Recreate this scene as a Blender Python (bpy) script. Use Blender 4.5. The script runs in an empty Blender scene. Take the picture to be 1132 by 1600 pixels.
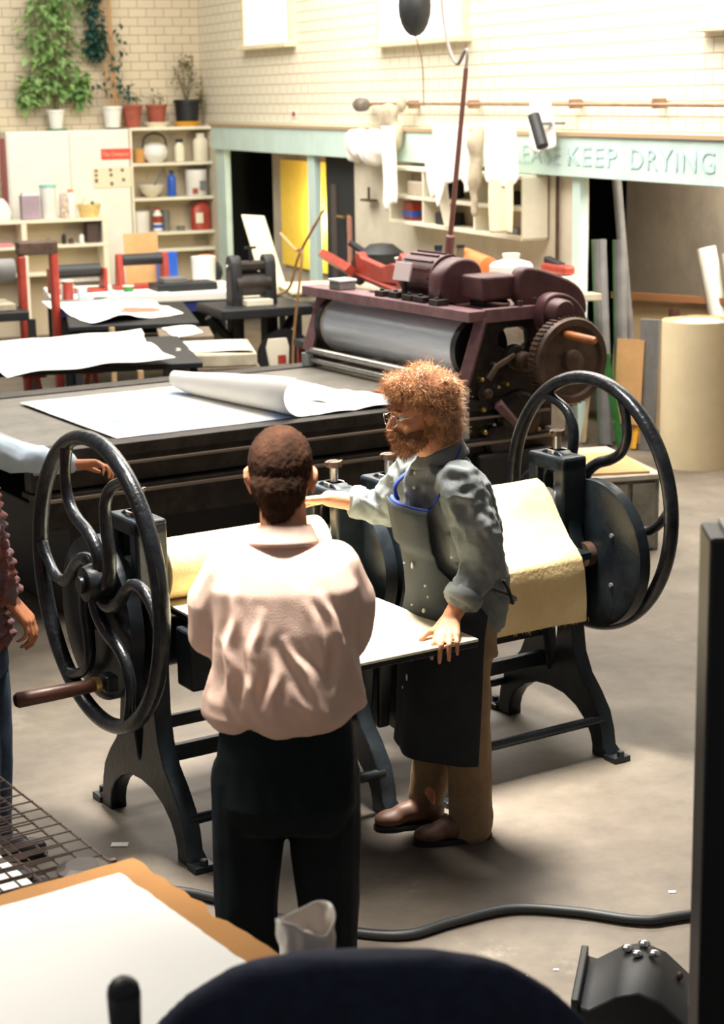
import bpy, bmesh, math, random
from mathutils import Vector, Matrix, noise, Euler
PI = math.pi
random.seed(7)
sc = bpy.context.scene
COL = sc.collection

# ------------------------------------------------------------------ camera, world, lights
CAM_H = 2.576
cd = bpy.data.cameras.new('camera'); cam = bpy.data.objects.new('camera', cd); COL.objects.link(cam)
cd.sensor_fit = 'VERTICAL'; cd.sensor_height = 36.0; cd.lens = 2840/1600*36.0
cam.matrix_world = Matrix.Translation((0, 0, CAM_H)) @ Matrix.Rotation(PI/2-0.2254, 4, 'X') @ Matrix.Rotation(-0.0175, 4, 'Z')
cd.clip_end = 100
cd.dof.use_dof = True; cd.dof.focus_distance = 6.3; cd.dof.aperture_fstop = 4.2
sc.camera = cam
sc.view_settings.view_transform = 'Standard'; sc.view_settings.look = 'None'
sc.view_settings.gamma = 1; sc.view_settings.use_curve_mapping = False
sc.view_settings.exposure = 0.28

wd = bpy.data.worlds.new('world'); sc.world = wd; wd.use_nodes = True
wd.node_tree.nodes['Background'].inputs[0].default_value = (0.95, 0.92, 0.90, 1)
wd.node_tree.nodes['Background'].inputs[1].default_value = 0.15

def area(name, loc, target, sx, sy, power, color):
    l = bpy.data.lights.new(name, 'AREA'); l.shape = 'RECTANGLE'; l.size = sx; l.size_y = sy
    l.energy = power; l.color = color
    o = bpy.data.objects.new(name, l); COL.objects.link(o); o.location = loc
    d = Vector(target)-Vector(loc); o.rotation_euler = d.to_track_quat('-Z', 'Y').to_euler()
    return o
area('ceiling_light_far', (-2.0, 15.5, 5.2), (-1.6, 16.5, 0), 6, 5, 560, (1.0, 0.95, 0.86))
area('ceiling_light_mid', (1.1, 11.2, 4.8), (0.9, 11.6, 0), 4.5, 3.0, 440, (1.0, 0.95, 0.87))
k_ = area('ceiling_light_press', (-0.20, 6.75, 4.4), (0.0, 6.4, 0.9), 1.0, 1.0, 88, (1.0, 0.95, 0.88)); k_.data.spread = math.radians(46)
area('added_fill_left', (-2.5, 7.6, 4.4), (-2.2, 7.5, 0), 1.0, 1.0, 26, (1.0, 0.95, 0.88)).data.spread = math.radians(60)  # added fill to brighten the floor at left, not a known fixture
area('ceiling_light_right', (2.6, 8.8, 4.4), (2.6, 8.9, 0), 1.0, 1.0, 32, (1.0, 0.95, 0.88)).data.spread = math.radians(60)
area('ceiling_light_near', (-1.9, 4.9, 3.6), (-0.9, 3.7, 0.5), 0.9, 0.9, 22, (1.0, 0.95, 0.85)).data.spread = math.radians(80)
k_ = area('added_fill_over_man', (-0.42, 4.22, 4.4), (-0.2, 4.47, 1.35), 0.5, 0.5, 13, (1.0, 0.95, 0.88)); k_.data.spread = math.radians(28)  # added narrow overhead fill to whiten the pink shirt's shoulders and back
area('added_alcove_fill', (2.75, 12.75, 2.45), (2.9, 12.6, 0), 0.6, 0.6, 75, (1.0, 0.93, 0.82))  # added fill that lifts the alcove wall; stands for no seen lamp

# ------------------------------------------------------------------ materials
MC = {}
def mat(name, col, rough=0.6, metal=0.0, var=0.0, scale=8.0, bump=0.0, bscale=None, spec=0.5, col2=None, stretch=None, detail=6, emit=None, alpha=None, trans=0, coat=0):
    if name in MC: return MC[name]
    m = bpy.data.materials.new(name); m.use_nodes = True
    nt = m.node_tree; b = nt.nodes['Principled BSDF']
    b.inputs['Base Color'].default_value = (*col, 1); b.inputs['Roughness'].default_value = rough
    b.inputs['Metallic'].default_value = metal; b.inputs['Specular IOR Level'].default_value = spec
    if coat: b.inputs['Coat Weight'].default_value = coat
    if trans: b.inputs['Transmission Weight'].default_value = trans
    if emit: b.inputs['Emission Color'].default_value = (*emit[0], 1); b.inputs['Emission Strength'].default_value = emit[1]
    tc = nt.nodes.new('ShaderNodeTexCoord'); mp = nt.nodes.new('ShaderNodeMapping')
    nt.links.new(tc.outputs['Object'], mp.inputs[0])
    if stretch: mp.inputs['Scale'].default_value = stretch
    if var > 0 or col2:
        n = nt.nodes.new('ShaderNodeTexNoise'); n.inputs['Scale'].default_value = scale; n.inputs['Detail'].default_value = detail
        n.inputs['Roughness'].default_value = 0.65
        nt.links.new(mp.outputs[0], n.inputs['Vector'])
        r = nt.nodes.new('ShaderNodeValToRGB')
        c2 = col2 if col2 else tuple(max(0, c*(1-var)) for c in col)
        c1 = col if col2 else tuple(min(1, c*(1+var*0.6)) for c in col)
        r.color_ramp.elements[0].position = 0.36; r.color_ramp.elements[0].color = (*c2, 1)
        r.color_ramp.elements[1].position = 0.64; r.color_ramp.elements[1].color = (*c1, 1)
        nt.links.new(n.outputs['Fac'], r.inputs[0]); nt.links.new(r.outputs[0], b.inputs['Base Color'])
    if bump > 0:
        n2 = nt.nodes.new('ShaderNodeTexNoise'); n2.inputs['Scale'].default_value = bscale or scale*3; n2.inputs['Detail'].default_value = 5
        nt.links.new(mp.outputs[0], n2.inputs['Vector'])
        bp = nt.nodes.new('ShaderNodeBump'); bp.inputs['Strength'].default_value = bump; bp.inputs['Distance'].default_value = 0.01
        nt.links.new(n2.outputs['Fac'], bp.inputs['Height']); nt.links.new(bp.outputs[0], b.inputs['Normal'])
    MC[name] = m; return m

def brick_mat(name, axes, c1, c2, mortar):
    m = bpy.data.materials.new(name); m.use_nodes = True; nt = m.node_tree; b = nt.nodes['Principled BSDF']
    tc = nt.nodes.new('ShaderNodeTexCoord'); sp = nt.nodes.new('ShaderNodeSeparateXYZ'); cb = nt.nodes.new('ShaderNodeCombineXYZ')
    nt.links.new(tc.outputs['Object'], sp.inputs[0])
    nt.links.new(sp.outputs[axes[0]], cb.inputs[0]); nt.links.new(sp.outputs[axes[1]], cb.inputs[1])
    br = nt.nodes.new('ShaderNodeTexBrick'); nt.links.new(cb.outputs[0], br.inputs['Vector'])
    br.inputs['Scale'].default_value = 1.0; br.inputs['Brick Width'].default_value = 0.21; br.inputs['Row Height'].default_value = 0.1
    br.inputs['Mortar Size'].default_value = 0.006; br.inputs['Mortar Smooth'].default_value = 0.4
    br.inputs['Color1'].default_value = (*c1, 1); br.inputs['Color2'].default_value = (*c2, 1); br.inputs['Mortar'].default_value = (*mortar, 1)
    nt.links.new(br.outputs['Color'], b.inputs['Base Color'])
    bp = nt.nodes.new('ShaderNodeBump'); bp.inputs['Strength'].default_value = 0.4; bp.inputs['Distance'].default_value = 0.004; bp.invert = True
    nt.links.new(br.outputs['Fac'], bp.inputs['Height']); nt.links.new(bp.outputs[0], b.inputs['Normal'])
    b.inputs['Roughness'].default_value = 0.45
    MC[name] = m; return m

def floor_mat():
    m = bpy.data.materials.new('concrete_floor'); m.use_nodes = True; nt = m.node_tree; b = nt.nodes['Principled BSDF']
    tc = nt.nodes.new('ShaderNodeTexCoord')
    def nz(scale, det, rough=0.6):
        n = nt.nodes.new('ShaderNodeTexNoise'); n.inputs['Scale'].default_value = scale; n.inputs['Detail'].default_value = det
        n.inputs['Roughness'].default_value = rough; nt.links.new(tc.outputs['Object'], n.inputs['Vector']); return n
    n1, n2, n3 = nz(0.55, 6), nz(4.0, 8, 0.7), nz(1.3, 8, 0.75)
    r1 = nt.nodes.new('ShaderNodeValToRGB'); e = r1.color_ramp.elements
    e[0].position = 0.35; e[0].color = (0.105, 0.085, 0.066, 1); e[1].position = 0.68; e[1].color = (0.205, 0.172, 0.128, 1)
    nt.links.new(n1.outputs['Fac'], r1.inputs[0])
    r2 = nt.nodes.new('ShaderNodeValToRGB'); e = r2.color_ramp.elements
    e[0].position = 0.3; e[0].color = (0.66, 0.64, 0.62, 1); e[1].position = 0.7; e[1].color = (1.16, 1.15, 1.14, 1)
    nt.links.new(n2.outputs['Fac'], r2.inputs[0])
    mx = nt.nodes.new('ShaderNodeMixRGB'); mx.blend_type = 'MULTIPLY'; mx.inputs[0].default_value = 1
    nt.links.new(r1.outputs[0], mx.inputs[1]); nt.links.new(r2.outputs[0], mx.inputs[2])
    r3 = nt.nodes.new('ShaderNodeValToRGB'); e = r3.color_ramp.elements
    e[0].position = 0.60; e[0].color = (0, 0, 0, 1); e[1].position = 0.70; e[1].color = (0.45, 0.45, 0.45, 1)
    nt.links.new(n3.outputs['Fac'], r3.inputs[0])
    m2 = nt.nodes.new('ShaderNodeMixRGB'); m2.inputs[2].default_value = (0.36, 0.31, 0.24, 1)
    nt.links.new(r3.outputs[0], m2.inputs[0]); nt.links.new(mx.outputs[0], m2.inputs[1])
    nt.links.new(m2.outputs[0], b.inputs['Base Color'])
    b.inputs['Roughness'].default_value = 0.62
    bp = nt.nodes.new('ShaderNodeBump'); bp.inputs['Strength'].default_value = 0.15; bp.inputs['Distance'].default_value = 0.01
    nt.links.new(n2.outputs['Fac'], bp.inputs['Height']); nt.links.new(bp.outputs[0], b.inputs['Normal'])
    MC['concrete_floor'] = m; return m

# ------------------------------------------------------------------ mesh helpers
class MB:
    def __init__(s): s.bm = bmesh.new()
    def poly(s, vs, fs):
        v = [s.bm.verts.new(Vector(p)) for p in vs]
        for f in fs:
            try: s.bm.faces.new([v[i] for i in f])
            except ValueError: pass
        return s
    def box(s, c, d, rot=None, taper=1.0):
        hx, hy, hz = d[0]/2, d[1]/2, d[2]/2
        R = rot.to_matrix() if isinstance(rot, Euler) else (rot or Matrix.Identity(3)); c = Vector(c)
        vs = []
        for z in (-1, 1):
            k = taper if z > 0 else 1.0
            for x, y in ((-1, -1), (1, -1), (1, 1), (-1, 1)):
                vs.append(c + R @ Vector((x*hx*k, y*hy*k, z*hz)))
        return s.poly(vs, [(3, 2, 1, 0), (4, 5, 6, 7), (0, 1, 5, 4), (1, 2, 6, 5), (2, 3, 7, 6), (3, 0, 4, 7)])
    def box2(s, x0, x1, y0, y1, z0, z1): return s.box(((x0+x1)/2, (y0+y1)/2, (z0+z1)/2), (abs(x1-x0), abs(y1-y0), abs(z1-z0)))
    def tube(s, pts, r, n=10, closed=False, cap=True, flat=None):
        P = [Vector(p) for p in pts]; N = len(P)
        R = r if isinstance(r, (list, tuple)) else [r]*N
        rings = []; up = None
        for i in range(N):
            if closed: t = (P[(i+1) % N]-P[i-1])
            else: t = P[min(i+1, N-1)]-P[max(i-1, 0)]
            if t.length < 1e-9: t = Vector((0, 0, 1))
            t.normalize()
            if up is None:
                up = Vector((0, 0, 1)) if abs(t.z) < 0.9 else Vector((1, 0, 0))
            sd = t.cross(up); 
            if sd.length < 1e-6: sd = t.orthogonal()
            sd.normalize(); up2 = sd.cross(t).normalized(); up = up2
            k = flat if flat else 1.0
            rings.append([s.bm.verts.new(P[i] + R[i]*(math.cos(2*PI*j/n)*sd + k*math.sin(2*PI*j/n)*up2)) for j in range(n)])
        M = N if closed else N-1
        for i in range(M):
            a, b = rings[i], rings[(i+1) % N]
            for j in range(n): s.bm.faces.new((a[j], a[(j+1) % n], b[(j+1) % n], b[j]))
        if cap and not closed:
            s.bm.faces.new(rings[0][::-1]); s.bm.faces.new(rings[-1])
        return s
    def cyl(s, p0, p1, r0, r1=None, n=24):
        return s.tube([p0, p1], [r0, r0 if r1 is None else r1], n)
    def lathe(s, prof, c=(0, 0, 0), n=28, axis='Z', cap=True):
        c = Vector(c); rings = []
        for r, h in prof:
            ring = []
            for j in range(n):
                a = 2*PI*j/n; x, y = r*math.cos(a), r*math.sin(a)
                v = {'Z': (x, y, h), 'X': (h, x, y), 'Y': (y, h, x)}[axis]
                ring.append(s.bm.verts.new(c+Vector(v)))
            rings.append(ring)
        for i in range(len(rings)-1):
            for j in range(n): s.bm.faces.new((rings[i][j], rings[i][(j+1) % n], rings[i+1][(j+1) % n], rings[i+1][j]))
        if cap:
            s.bm.faces.new(rings[0][::-1]); s.bm.faces.new(rings[-1])
        return s
    def ell(s, c, r, R=None, n=16, m=10):
        c = Vector(c); r = (r, r, r) if not isinstance(r, (tuple, list)) else r; R = R or Matrix.Identity(3)
        top = s.bm.verts.new(c+R@Vector((0, 0, r[2]))); bot = s.bm.verts.new(c+R@Vector((0, 0, -r[2]))); rings = []
        for i in range(1, m):
            a = PI*i/m
            rings.append([s.bm.verts.new(c+R@Vector((r[0]*math.sin(a)*math.cos(2*PI*j/n), r[1]*math.sin(a)*math.sin(2*PI*j/n), r[2]*math.cos(a)))) for j in range(n)])
        for j in range(n):
            s.bm.faces.new((top, rings[0][j], rings[0][(j+1) % n])); s.bm.faces.new((bot, rings[-1][(j+1) % n], rings[-1][j]))
        for i in range(len(rings)-1):
            for j in range(n): s.bm.faces.new((rings[i][j], rings[i+1][j], rings[i+1][(j+1) % n], rings[i][(j+1) % n]))
        return s
    def cap(s, p0, r0, p1, r1, n=14):
        p0, p1 = Vector(p0), Vector(p1); d = p1-p0
        s.tube([p0, p1], [r0, r1], n); s.ell(p0, r0, n=n, m=8); s.ell(p1, r1, n=n, m=8); return s
    def chain(s, pts, rs, n=14):
        for i in range(len(pts)-1): s.cap(pts[i], rs[i], pts[i+1], rs[i+1], n)
        return s
    def loft(s, secs, n=28, p=2.3, cap=True):
        # secs: (center, rx, ry, yaw)
        rings = []
        for c, rx, ry, yaw in secs:
            c = Vector(c); ring = []
            for j in range(n):
                a = 2*PI*j/n; ca, sa = math.cos(a), math.sin(a)
                x = rx*math.copysign(abs(ca)**(2/p), ca); y = ry*math.copysign(abs(sa)**(2/p), sa)
                ring.append(s.bm.verts.new(c+Vector((x*math.cos(yaw)-y*math.sin(yaw), x*math.sin(yaw)+y*math.cos(yaw), 0))))
            rings.append(ring)
        for i in range(len(rings)-1):
            for j in range(n): s.bm.faces.new((rings[i][j], rings[i][(j+1) % n], rings[i+1][(j+1) % n], rings[i+1][j]))
        if cap: s.bm.faces.new(rings[0][::-1]); s.bm.faces.new(rings[-1])
        return s
    def sheet(s, fn, nu, nv, th=0.0):
        g = [[s.bm.verts.new(Vector(fn(i/nu, j/nv))) for j in range(nv+1)] for i in range(nu+1)]
        fs = [s.bm.faces.new((g[i][j], g[i+1][j], g[i+1][j+1], g[i][j+1])) for i in range(nu) for j in range(nv)]
        if th:
            s.bm.normal_update()
            bmesh.ops.solidify(s.bm, geom=fs, thickness=th)
        return s
    def mesh(s, name):
        bmesh.ops.recalc_face_normals(s.bm, faces=s.bm.faces[:])
        me = bpy.data.meshes.new(name); s.bm.to_mesh(me); s.bm.free(); return me
    def build(s, name, m, parent=None, smooth=False, bevel=0.0, seg=2, loc=None, sub=0):
        me = s.mesh(name); me.materials.append(m); o = bpy.data.objects.new(name, me); COL.objects.link(o)
        if parent: o.parent = parent
        if loc is not None: o.location = loc
        if smooth: 
            for p in me.polygons: p.use_smooth = True
            if smooth != 'all':
                try: me.set_sharp_from_angle(angle=math.radians(42))
                except Exception: pass
        if bevel:
            b = o.modifiers.new('bevel', 'BEVEL'); b.width = bevel; b.segments = seg; b.limit_method = 'ANGLE'; b.angle_limit = math.radians(35)
        if sub:
            q = o.modifiers.new('sub', 'SUBSURF'); q.levels = sub; q.render_levels = sub
        return o

def thing(name, label, cat, loc=(0, 0, 0), rz=0.0, group=None):
    o = bpy.data.objects.new(name, None); COL.objects.link(o); o.location = loc; o.rotation_euler = (0, 0, rz); o.empty_display_size = 0.1
    o['label'] = label; o['category'] = cat
    if group: o['group'] = group
    return o
def tag(o, label, cat, group=None, kind=None):
    o['label'] = label; o['category'] = cat
    if group: o['group'] = group
    if kind: o['kind'] = kind
    return o
def struct(o, kind='structure'): o['kind'] = kind; return o
def copy_tree(o, parent=None):
    c = o.copy(); COL.objects.link(c)
    if parent: c.parent = parent
    for ch in list(o.children): copy_tree(ch, c)
    return c

def ev_mesh(o, name):
    dg = bpy.context.evaluated_depsgraph_get(); dg.update()
    me = bpy.data.meshes.new_from_object(o.evaluated_get(dg), depsgraph=dg); me.name = name
    d = o.data; bpy.data.objects.remove(o)
    return me
def shape2d(polys, depth, bev=0.0, M=None):
    # polys: list of closed outlines in local xy (first outer, rest holes), extruded +-depth/2 along z, then placed by M
    cu = bpy.data.curves.new('tmp', 'CURVE'); cu.dimensions = '2D'; cu.fill_mode = 'BOTH'; cu.extrude = depth/2-bev; cu.bevel_depth = bev; cu.bevel_resolution = 1
    cu.offset = -bev
    for p in polys:
        sp = cu.splines.new('POLY'); sp.points.add(len(p)-1); sp.use_cyclic_u = True
        for i, q in enumerate(p): sp.points[i].co = (q[0], q[1], 0, 1)
    o = bpy.data.objects.new('tmp', cu); COL.objects.link(o)
    me = ev_mesh(o, 'shape'); bpy.data.curves.remove(cu)
    if M: me.transform(M)
    return me
def text_mesh(body, size, depth, M):
    cu = bpy.data.curves.new('tmp', 'FONT'); cu.body = body; cu.size = size; cu.extrude = depth; cu.space_character = 1.15
    o = bpy.data.objects.new('tmp', cu); COL.objects.link(o); me = ev_mesh(o, 'text'); bpy.data.curves.remove(cu); me.transform(M); return me
def obj_from(me, name, m, parent=None, smooth=False):
    me.materials.clear(); me.materials.append(m); me.name = name
    o = bpy.data.objects.new(name, me); COL.objects.link(o)
    if parent: o.parent = parent
    if smooth:
        for p in me.polygons: p.use_smooth = True
    return o
def smooth_poly(pts, it=2):
    for _ in range(it):
        q = []
        for i in range(len(pts)):
            a, b = pts[i], pts[(i+1) % len(pts)]
            q += [(a[0]*.75+b[0]*.25, a[1]*.75+b[1]*.25), (a[0]*.25+b[0]*.75, a[1]*.25+b[1]*.75)]
        pts = q
    return pts
def catmull(pts, k=6):
    P = [Vector(p) for p in pts]; out = []
    for i in range(len(P)-1):
        p0, p1, p2, p3 = P[max(i-1, 0)], P[i], P[i+1], P[min(i+2, len(P)-1)]
        for j in range(k):
            t = j/k
            out.append(0.5*((2*p1)+(-p0+p2)*t+(2*p0-5*p1+4*p2-p3)*t*t+(-p0+3*p1-3*p2+p3)*t**3))
    out.append(P[-1]); return out
def remeshed(mb, voxel, name, disp=None, smooth_it=4):
    me = mb.mesh('tmp'); o = bpy.data.objects.new('tmp', me); COL.objects.link(o)
    r = o.modifiers.new('r', 'REMESH'); r.mode = 'VOXEL'; r.voxel_size = voxel; r.use_smooth_shade = True
    s = o.modifiers.new('s', 'SMOOTH'); s.factor = 0.5; s.iterations = smooth_it
    out = ev_mesh(o, name); bpy.data.meshes.remove(me)
    if disp:
        out.update()
        ns = [v.normal.copy() for v in out.vertices]
        for v, n in zip(out.vertices, ns): v.co += n*disp(v.co, n)
    for p in out.polygons: p.use_smooth = True
    return out

# ------------------------------------------------------------------ common materials
M_iron = mat('black_cast_iron', (0.013, 0.019, 0.024), 0.36, 0.2, var=0.5, scale=9, bump=0.15, bscale=40)
M_iron_rim = mat('worn_wheel_paint', (0.022, 0.025, 0.030), 0.30, 0.45, var=0.6, scale=14, bump=0.25, bscale=60, coat=0.2)
M_steel = mat('bare_steel', (0.62, 0.60, 0.56), 0.28, 0.9, var=0.15, scale=20)
M_zinc = mat('blue_grey_cylinder', (0.60, 0.65, 0.72), 0.38, 0.35, var=0.08, scale=6, stretch=(1, 1, 12))
M_maroon = mat('maroon_machine_paint', (0.095, 0.036, 0.040), 0.42, 0.1, var=0.35, scale=7, bump=0.1)
M_pinkpaint = mat('worn_maroon_edge_paint', (0.21, 0.105, 0.115), 0.5, 0.0, var=0.3, scale=10)
M_darkmach = mat('oily_dark_machine', (0.035, 0.026, 0.022), 0.5, 0.3, var=0.6, scale=9, bump=0.2)
M_brown = mat('rusty_brown_iron', (0.10, 0.058, 0.038), 0.5, 0.3, var=0.4, scale=9, bump=0.1)
M_bed = mat('press_bed_grey', (0.20, 0.18, 0.15), 0.55, 0.0, var=0.25, scale=5, bump=0.05)
M_wood = mat('dark_wood', (0.11, 0.04, 0.022), 0.4, 0, var=0.4, scale=6, stretch=(1, 1, 6))
M_orwood = mat('orange_wood', (0.48, 0.16, 0.05), 0.45, 0, var=0.2, scale=8)
M_blond = mat('blond_wood', (0.55, 0.37, 0.20), 0.6, 0, var=0.25, scale=6, stretch=(1, 8, 1))
M_felt = mat('yellow_wool_felt', (0.76, 0.60, 0.33), 0.95, 0, col2=(0.64, 0.46, 0.22), scale=3.5, bump=0.3, bscale=60, spec=0.1)
M_board = mat('cream_board', (0.80, 0.74, 0.52), 0.6, 0, var=0.05, scale=3)
M_paper = mat('white_paper', (0.86, 0.84, 0.80), 0.8, 0, var=0.03, scale=3)
M_cream = mat('cream_paint', (0.82, 0.76, 0.60), 0.55, 0, var=0.08, scale=3)
M_white = mat('white_paint', (0.84, 0.82, 0.74), 0.5, 0, var=0.04, scale=3)
M_mint = mat('pale_mint_paint', (0.58, 0.74, 0.68), 0.5, 0, var=0.08, scale=3)
M_red = mat('red_enamel', (0.38, 0.045, 0.028), 0.4, 0, var=0.25, scale=8)
M_black = mat('matt_black', (0.012, 0.013, 0.015), 0.5, 0, var=0.3, scale=8)
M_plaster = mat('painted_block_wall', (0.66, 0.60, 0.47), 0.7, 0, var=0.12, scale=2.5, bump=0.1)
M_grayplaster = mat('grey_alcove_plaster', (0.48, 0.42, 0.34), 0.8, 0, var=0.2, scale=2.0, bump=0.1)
M_dark = mat('dark_room', (0.02, 0.022, 0.024), 0.9)  # near-black; paints the back rooms' darkness, also colours the door leaf and legs
M_card = mat('brown_cardboard', (0.60, 0.34, 0.14), 0.8, 0, var=0.12, scale=5)
M_rubber = mat('black_rubber', (0.016, 0.018, 0.018), 0.5)
M_green = mat('green_enamel', (0.04, 0.22, 0.05), 0.5, 0, var=0.3, scale=6)
M_grey = mat('grey_paint', (0.17, 0.165, 0.16), 0.6, 0, var=0.2, scale=6)
M_brass = mat('brass', (0.55, 0.38, 0.12), 0.35, 0.9)
M_blueplast = mat('blue_plastic', (0.02, 0.10, 0.50), 0.35)
M_terra = mat('terracotta', (0.36, 0.085, 0.05), 0.7, 0, var=0.2, scale=6)
M_yellow = mat('yellow_plastic', (0.80, 0.40, 0.03), 0.5)
M_whiteplast = mat('white_plastic', (0.80, 0.79, 0.74), 0.4)
M_stone = mat('litho_stone', (0.62, 0.56, 0.42), 0.7, 0, col2=(0.36, 0.31, 0.22), scale=5)
M_chrome = mat('chrome', (0.8, 0.8, 0.8), 0.12, 1.0)
M_gls = mat('clear_lens', (0.9, 0.92, 0.92), 0.05, trans=0.9)

# ------------------------------------------------------------------ room frame (X along left wall to the right, Y away along right wall)
C0 = Vector((-1.6916, 21.7818, 0)); PHI = math.radians(22.1)
EX = Vector((math.cos(PHI), math.sin(PHI), 0)); WY = Vector((-math.sin(PHI), math.cos(PHI), 0))
def RM(X, Y, Z=0.0): return C0+EX*X+WY*Y+Vector((0, 0, Z))
def rthing(name, label, cat, X, Y, Z=0.0, rz=0.0, group=None): return thing(name, label, cat, RM(X, Y, Z), PHI+rz, group)
def rplace(o, X=0, Y=0, Z=0, rz=0): o.location = RM(X, Y, Z); o.rotation_euler = (0, 0, PHI+rz); return o

# ------------------------------------------------------------------ setting
fl = MB().box2(-9, 6, -26, 3.5, -0.1, 0).build('floor', floor_mat()); rplace(fl); struct(fl)
M_brickL = brick_mat('glazed_brick_left_dim', (0, 2), (0.62, 0.53, 0.37), (0.66, 0.56, 0.40), (0.36, 0.26, 0.18))  # darker brick: this wall's weaker light is put into its colour
M_brickR = brick_mat('glazed_brick_right_lit', (1, 2), (0.84, 0.78, 0.62), (0.82, 0.76, 0.60), (0.50, 0.36, 0.22))  # paler copy of the same brick, stronger light put into the colour
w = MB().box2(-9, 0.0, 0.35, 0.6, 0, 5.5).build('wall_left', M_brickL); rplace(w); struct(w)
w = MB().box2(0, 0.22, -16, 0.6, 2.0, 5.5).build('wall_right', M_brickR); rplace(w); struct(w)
w = MB().box2(0, 0.06, -8.90, -4.45, 0, 2.0).box2(0, 0.06, -0.40, 0.6, 0, 2.0).build('wall_centre', M_plaster); rplace(w); struct(w)
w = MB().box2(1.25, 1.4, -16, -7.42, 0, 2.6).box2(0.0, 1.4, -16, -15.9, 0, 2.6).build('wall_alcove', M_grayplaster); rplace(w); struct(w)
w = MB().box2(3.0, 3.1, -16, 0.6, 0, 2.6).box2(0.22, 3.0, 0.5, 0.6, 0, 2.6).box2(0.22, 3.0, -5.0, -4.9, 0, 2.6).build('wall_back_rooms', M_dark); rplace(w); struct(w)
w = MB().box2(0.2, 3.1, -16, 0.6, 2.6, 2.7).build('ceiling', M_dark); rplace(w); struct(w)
# mint beam and posts
t = rthing('trim_1', '', '', 0, 0); del t['label']; del t['category']; struct(t)
MB().box2(-0.12, -0.005, -8.0, -0.36, 2.0, 2.27).build('beam', M_mint, t, bevel=0.006)
MB().box2(-0.12, -0.005, -15.9, -8.0, 1.97, 2.27).build('beam', M_mint, t, bevel=0.006)
MB().box2(-0.14, -0.121, -15.9, -0.36, 2.262, 2.29).build('beam_edge', mat('brown_edge', (0.45, 0.30, 0.17), 0.6), t)
MT = Matrix(((0, 0, -1, 0), (-1, 0, 0, 0), (0, 1, 0, 0), (0, 0, 0, 1)))
M_letters = mat('faded_blue_lettering', (0.47, 0.66, 0.64), 0.6, var=0.2, scale=20)
for body, Y0, L in (('PLEASE', -7.86, 0.92), ('KEEP', -8.89, 0.70), ('DRYING', -9.78, 1.04)):
    me = text_mesh(body, 0.20, 0.002, Matrix.Identity(4)); xs = [v.co.x for v in me.vertices]
    me.transform(Matrix.Diagonal((L/(max(xs)-min(xs)), 1.0, 1, 1))); me.transform(MT)
    me.transform(Matrix.Translation((-0.124, Y0, 2.055))); obj_from(me, 'lettering', M_letters, t)
for i, (a, b_) in enumerate(((-0.69, -0.36), (-3.56, -3.36), (-9.00, -8.88))):
    q = MB().box2(-0.07, 0.0, a, b_, 0, 2.0).build('trim_%d' % (i+2), M_mint, bevel=0.005); rplace(q); struct(q)
# openings
o = MB().box2(0.9, 0.95, -2.2, -0.3, 0, 2.4).build('dark_backing', M_dark); rplace(o); struct(o)  # near-black sheet that paints the unlit depth of the first opening
M_yel = mat('yellow_wall_paint', (0.90, 0.62, 0.07), 0.6, var=0.05)
o = MB().box2(0.30, 0.34, -3.0, -1.52, 0.75, 1.90).build('window_1', M_yel); rplace(o); struct(o)
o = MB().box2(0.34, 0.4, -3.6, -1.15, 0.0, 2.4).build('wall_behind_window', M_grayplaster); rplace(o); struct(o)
pl = bpy.data.lights.new('doorway_lamp', 'POINT'); pl.energy = 40; pl.color = (1, 0.86, 0.5); pl.shadow_soft_size = 0.06
po = bpy.data.objects.new('doorway_lamp', pl); COL.objects.link(po); po.location = RM(0.12, -2.72, 1.30)
dr = rthing('door_2', '', '', 0.06, -3.54); del dr['label']; del dr['category']; struct(dr)
MB().box2(0, 0.04, -0.88, 0, 0.01, 1.99).build('leaf', M_dark, dr)
MB().box2(-0.02, 0.0, -0.32, -0.18, 0.5, 1.72).build('panel_strip', mat('dark_panel', (0.07, 0.05, 0.045), 0.6), dr)
MB().cyl((-0.06, -0.62, 1.42), (0, -0.62, 1.42), 0.012).cyl((-0.06, -0.62, 1.42), (-0.06, -0.45, 1.42), 0.012).box2(-0.015, 0, -0.66, -0.58, 1.28, 1.44).build('handle', M_brass, dr)
# upper windows of the brick walls
M_frame = mat('cream_window_frame', (0.80, 0.68, 0.44), 0.6, var=0.1)
M_glow = mat('window_daylight', (0.9, 0.9, 0.85), 0.5, emit=((1, 0.97, 0.9), 1.2))
def wall_window(name, Y0, Y1, z0, z1):
    q = rthing(name, '', '', -0.01, (Y0+Y1)/2, z0); del q['label']; del q['category']; struct(q)
    W = abs(Y1-Y0)/2; Hh = z1-z0
    MB().box2(-0.05, 0.02, -W, -W+0.07, 0, Hh).box2(-0.05, 0.02, W-0.07, W, 0, Hh).box2(-0.05, 0.02, -W, W, Hh-0.06, Hh).build('window_frame', M_frame, q, bevel=0.004)
    MB().box2(-0.12, 0.02, -W-0.05, W+0.05, -0.05, 0).build('window_sill', M_frame, q, bevel=0.006)
    MB().box2(-0.02, 0.015, -W+0.07, W-0.07, 0, Hh-0.06).build('window_pane', M_glow, q)
wall_window('window_2', -7.0, -5.2, 3.04, 4.6)
wall_window('window_3', -2.9, -1.4, 3.12, 4.6)
wall_window('window_4', -12.6, -10.55, 2.98, 4.6)

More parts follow.
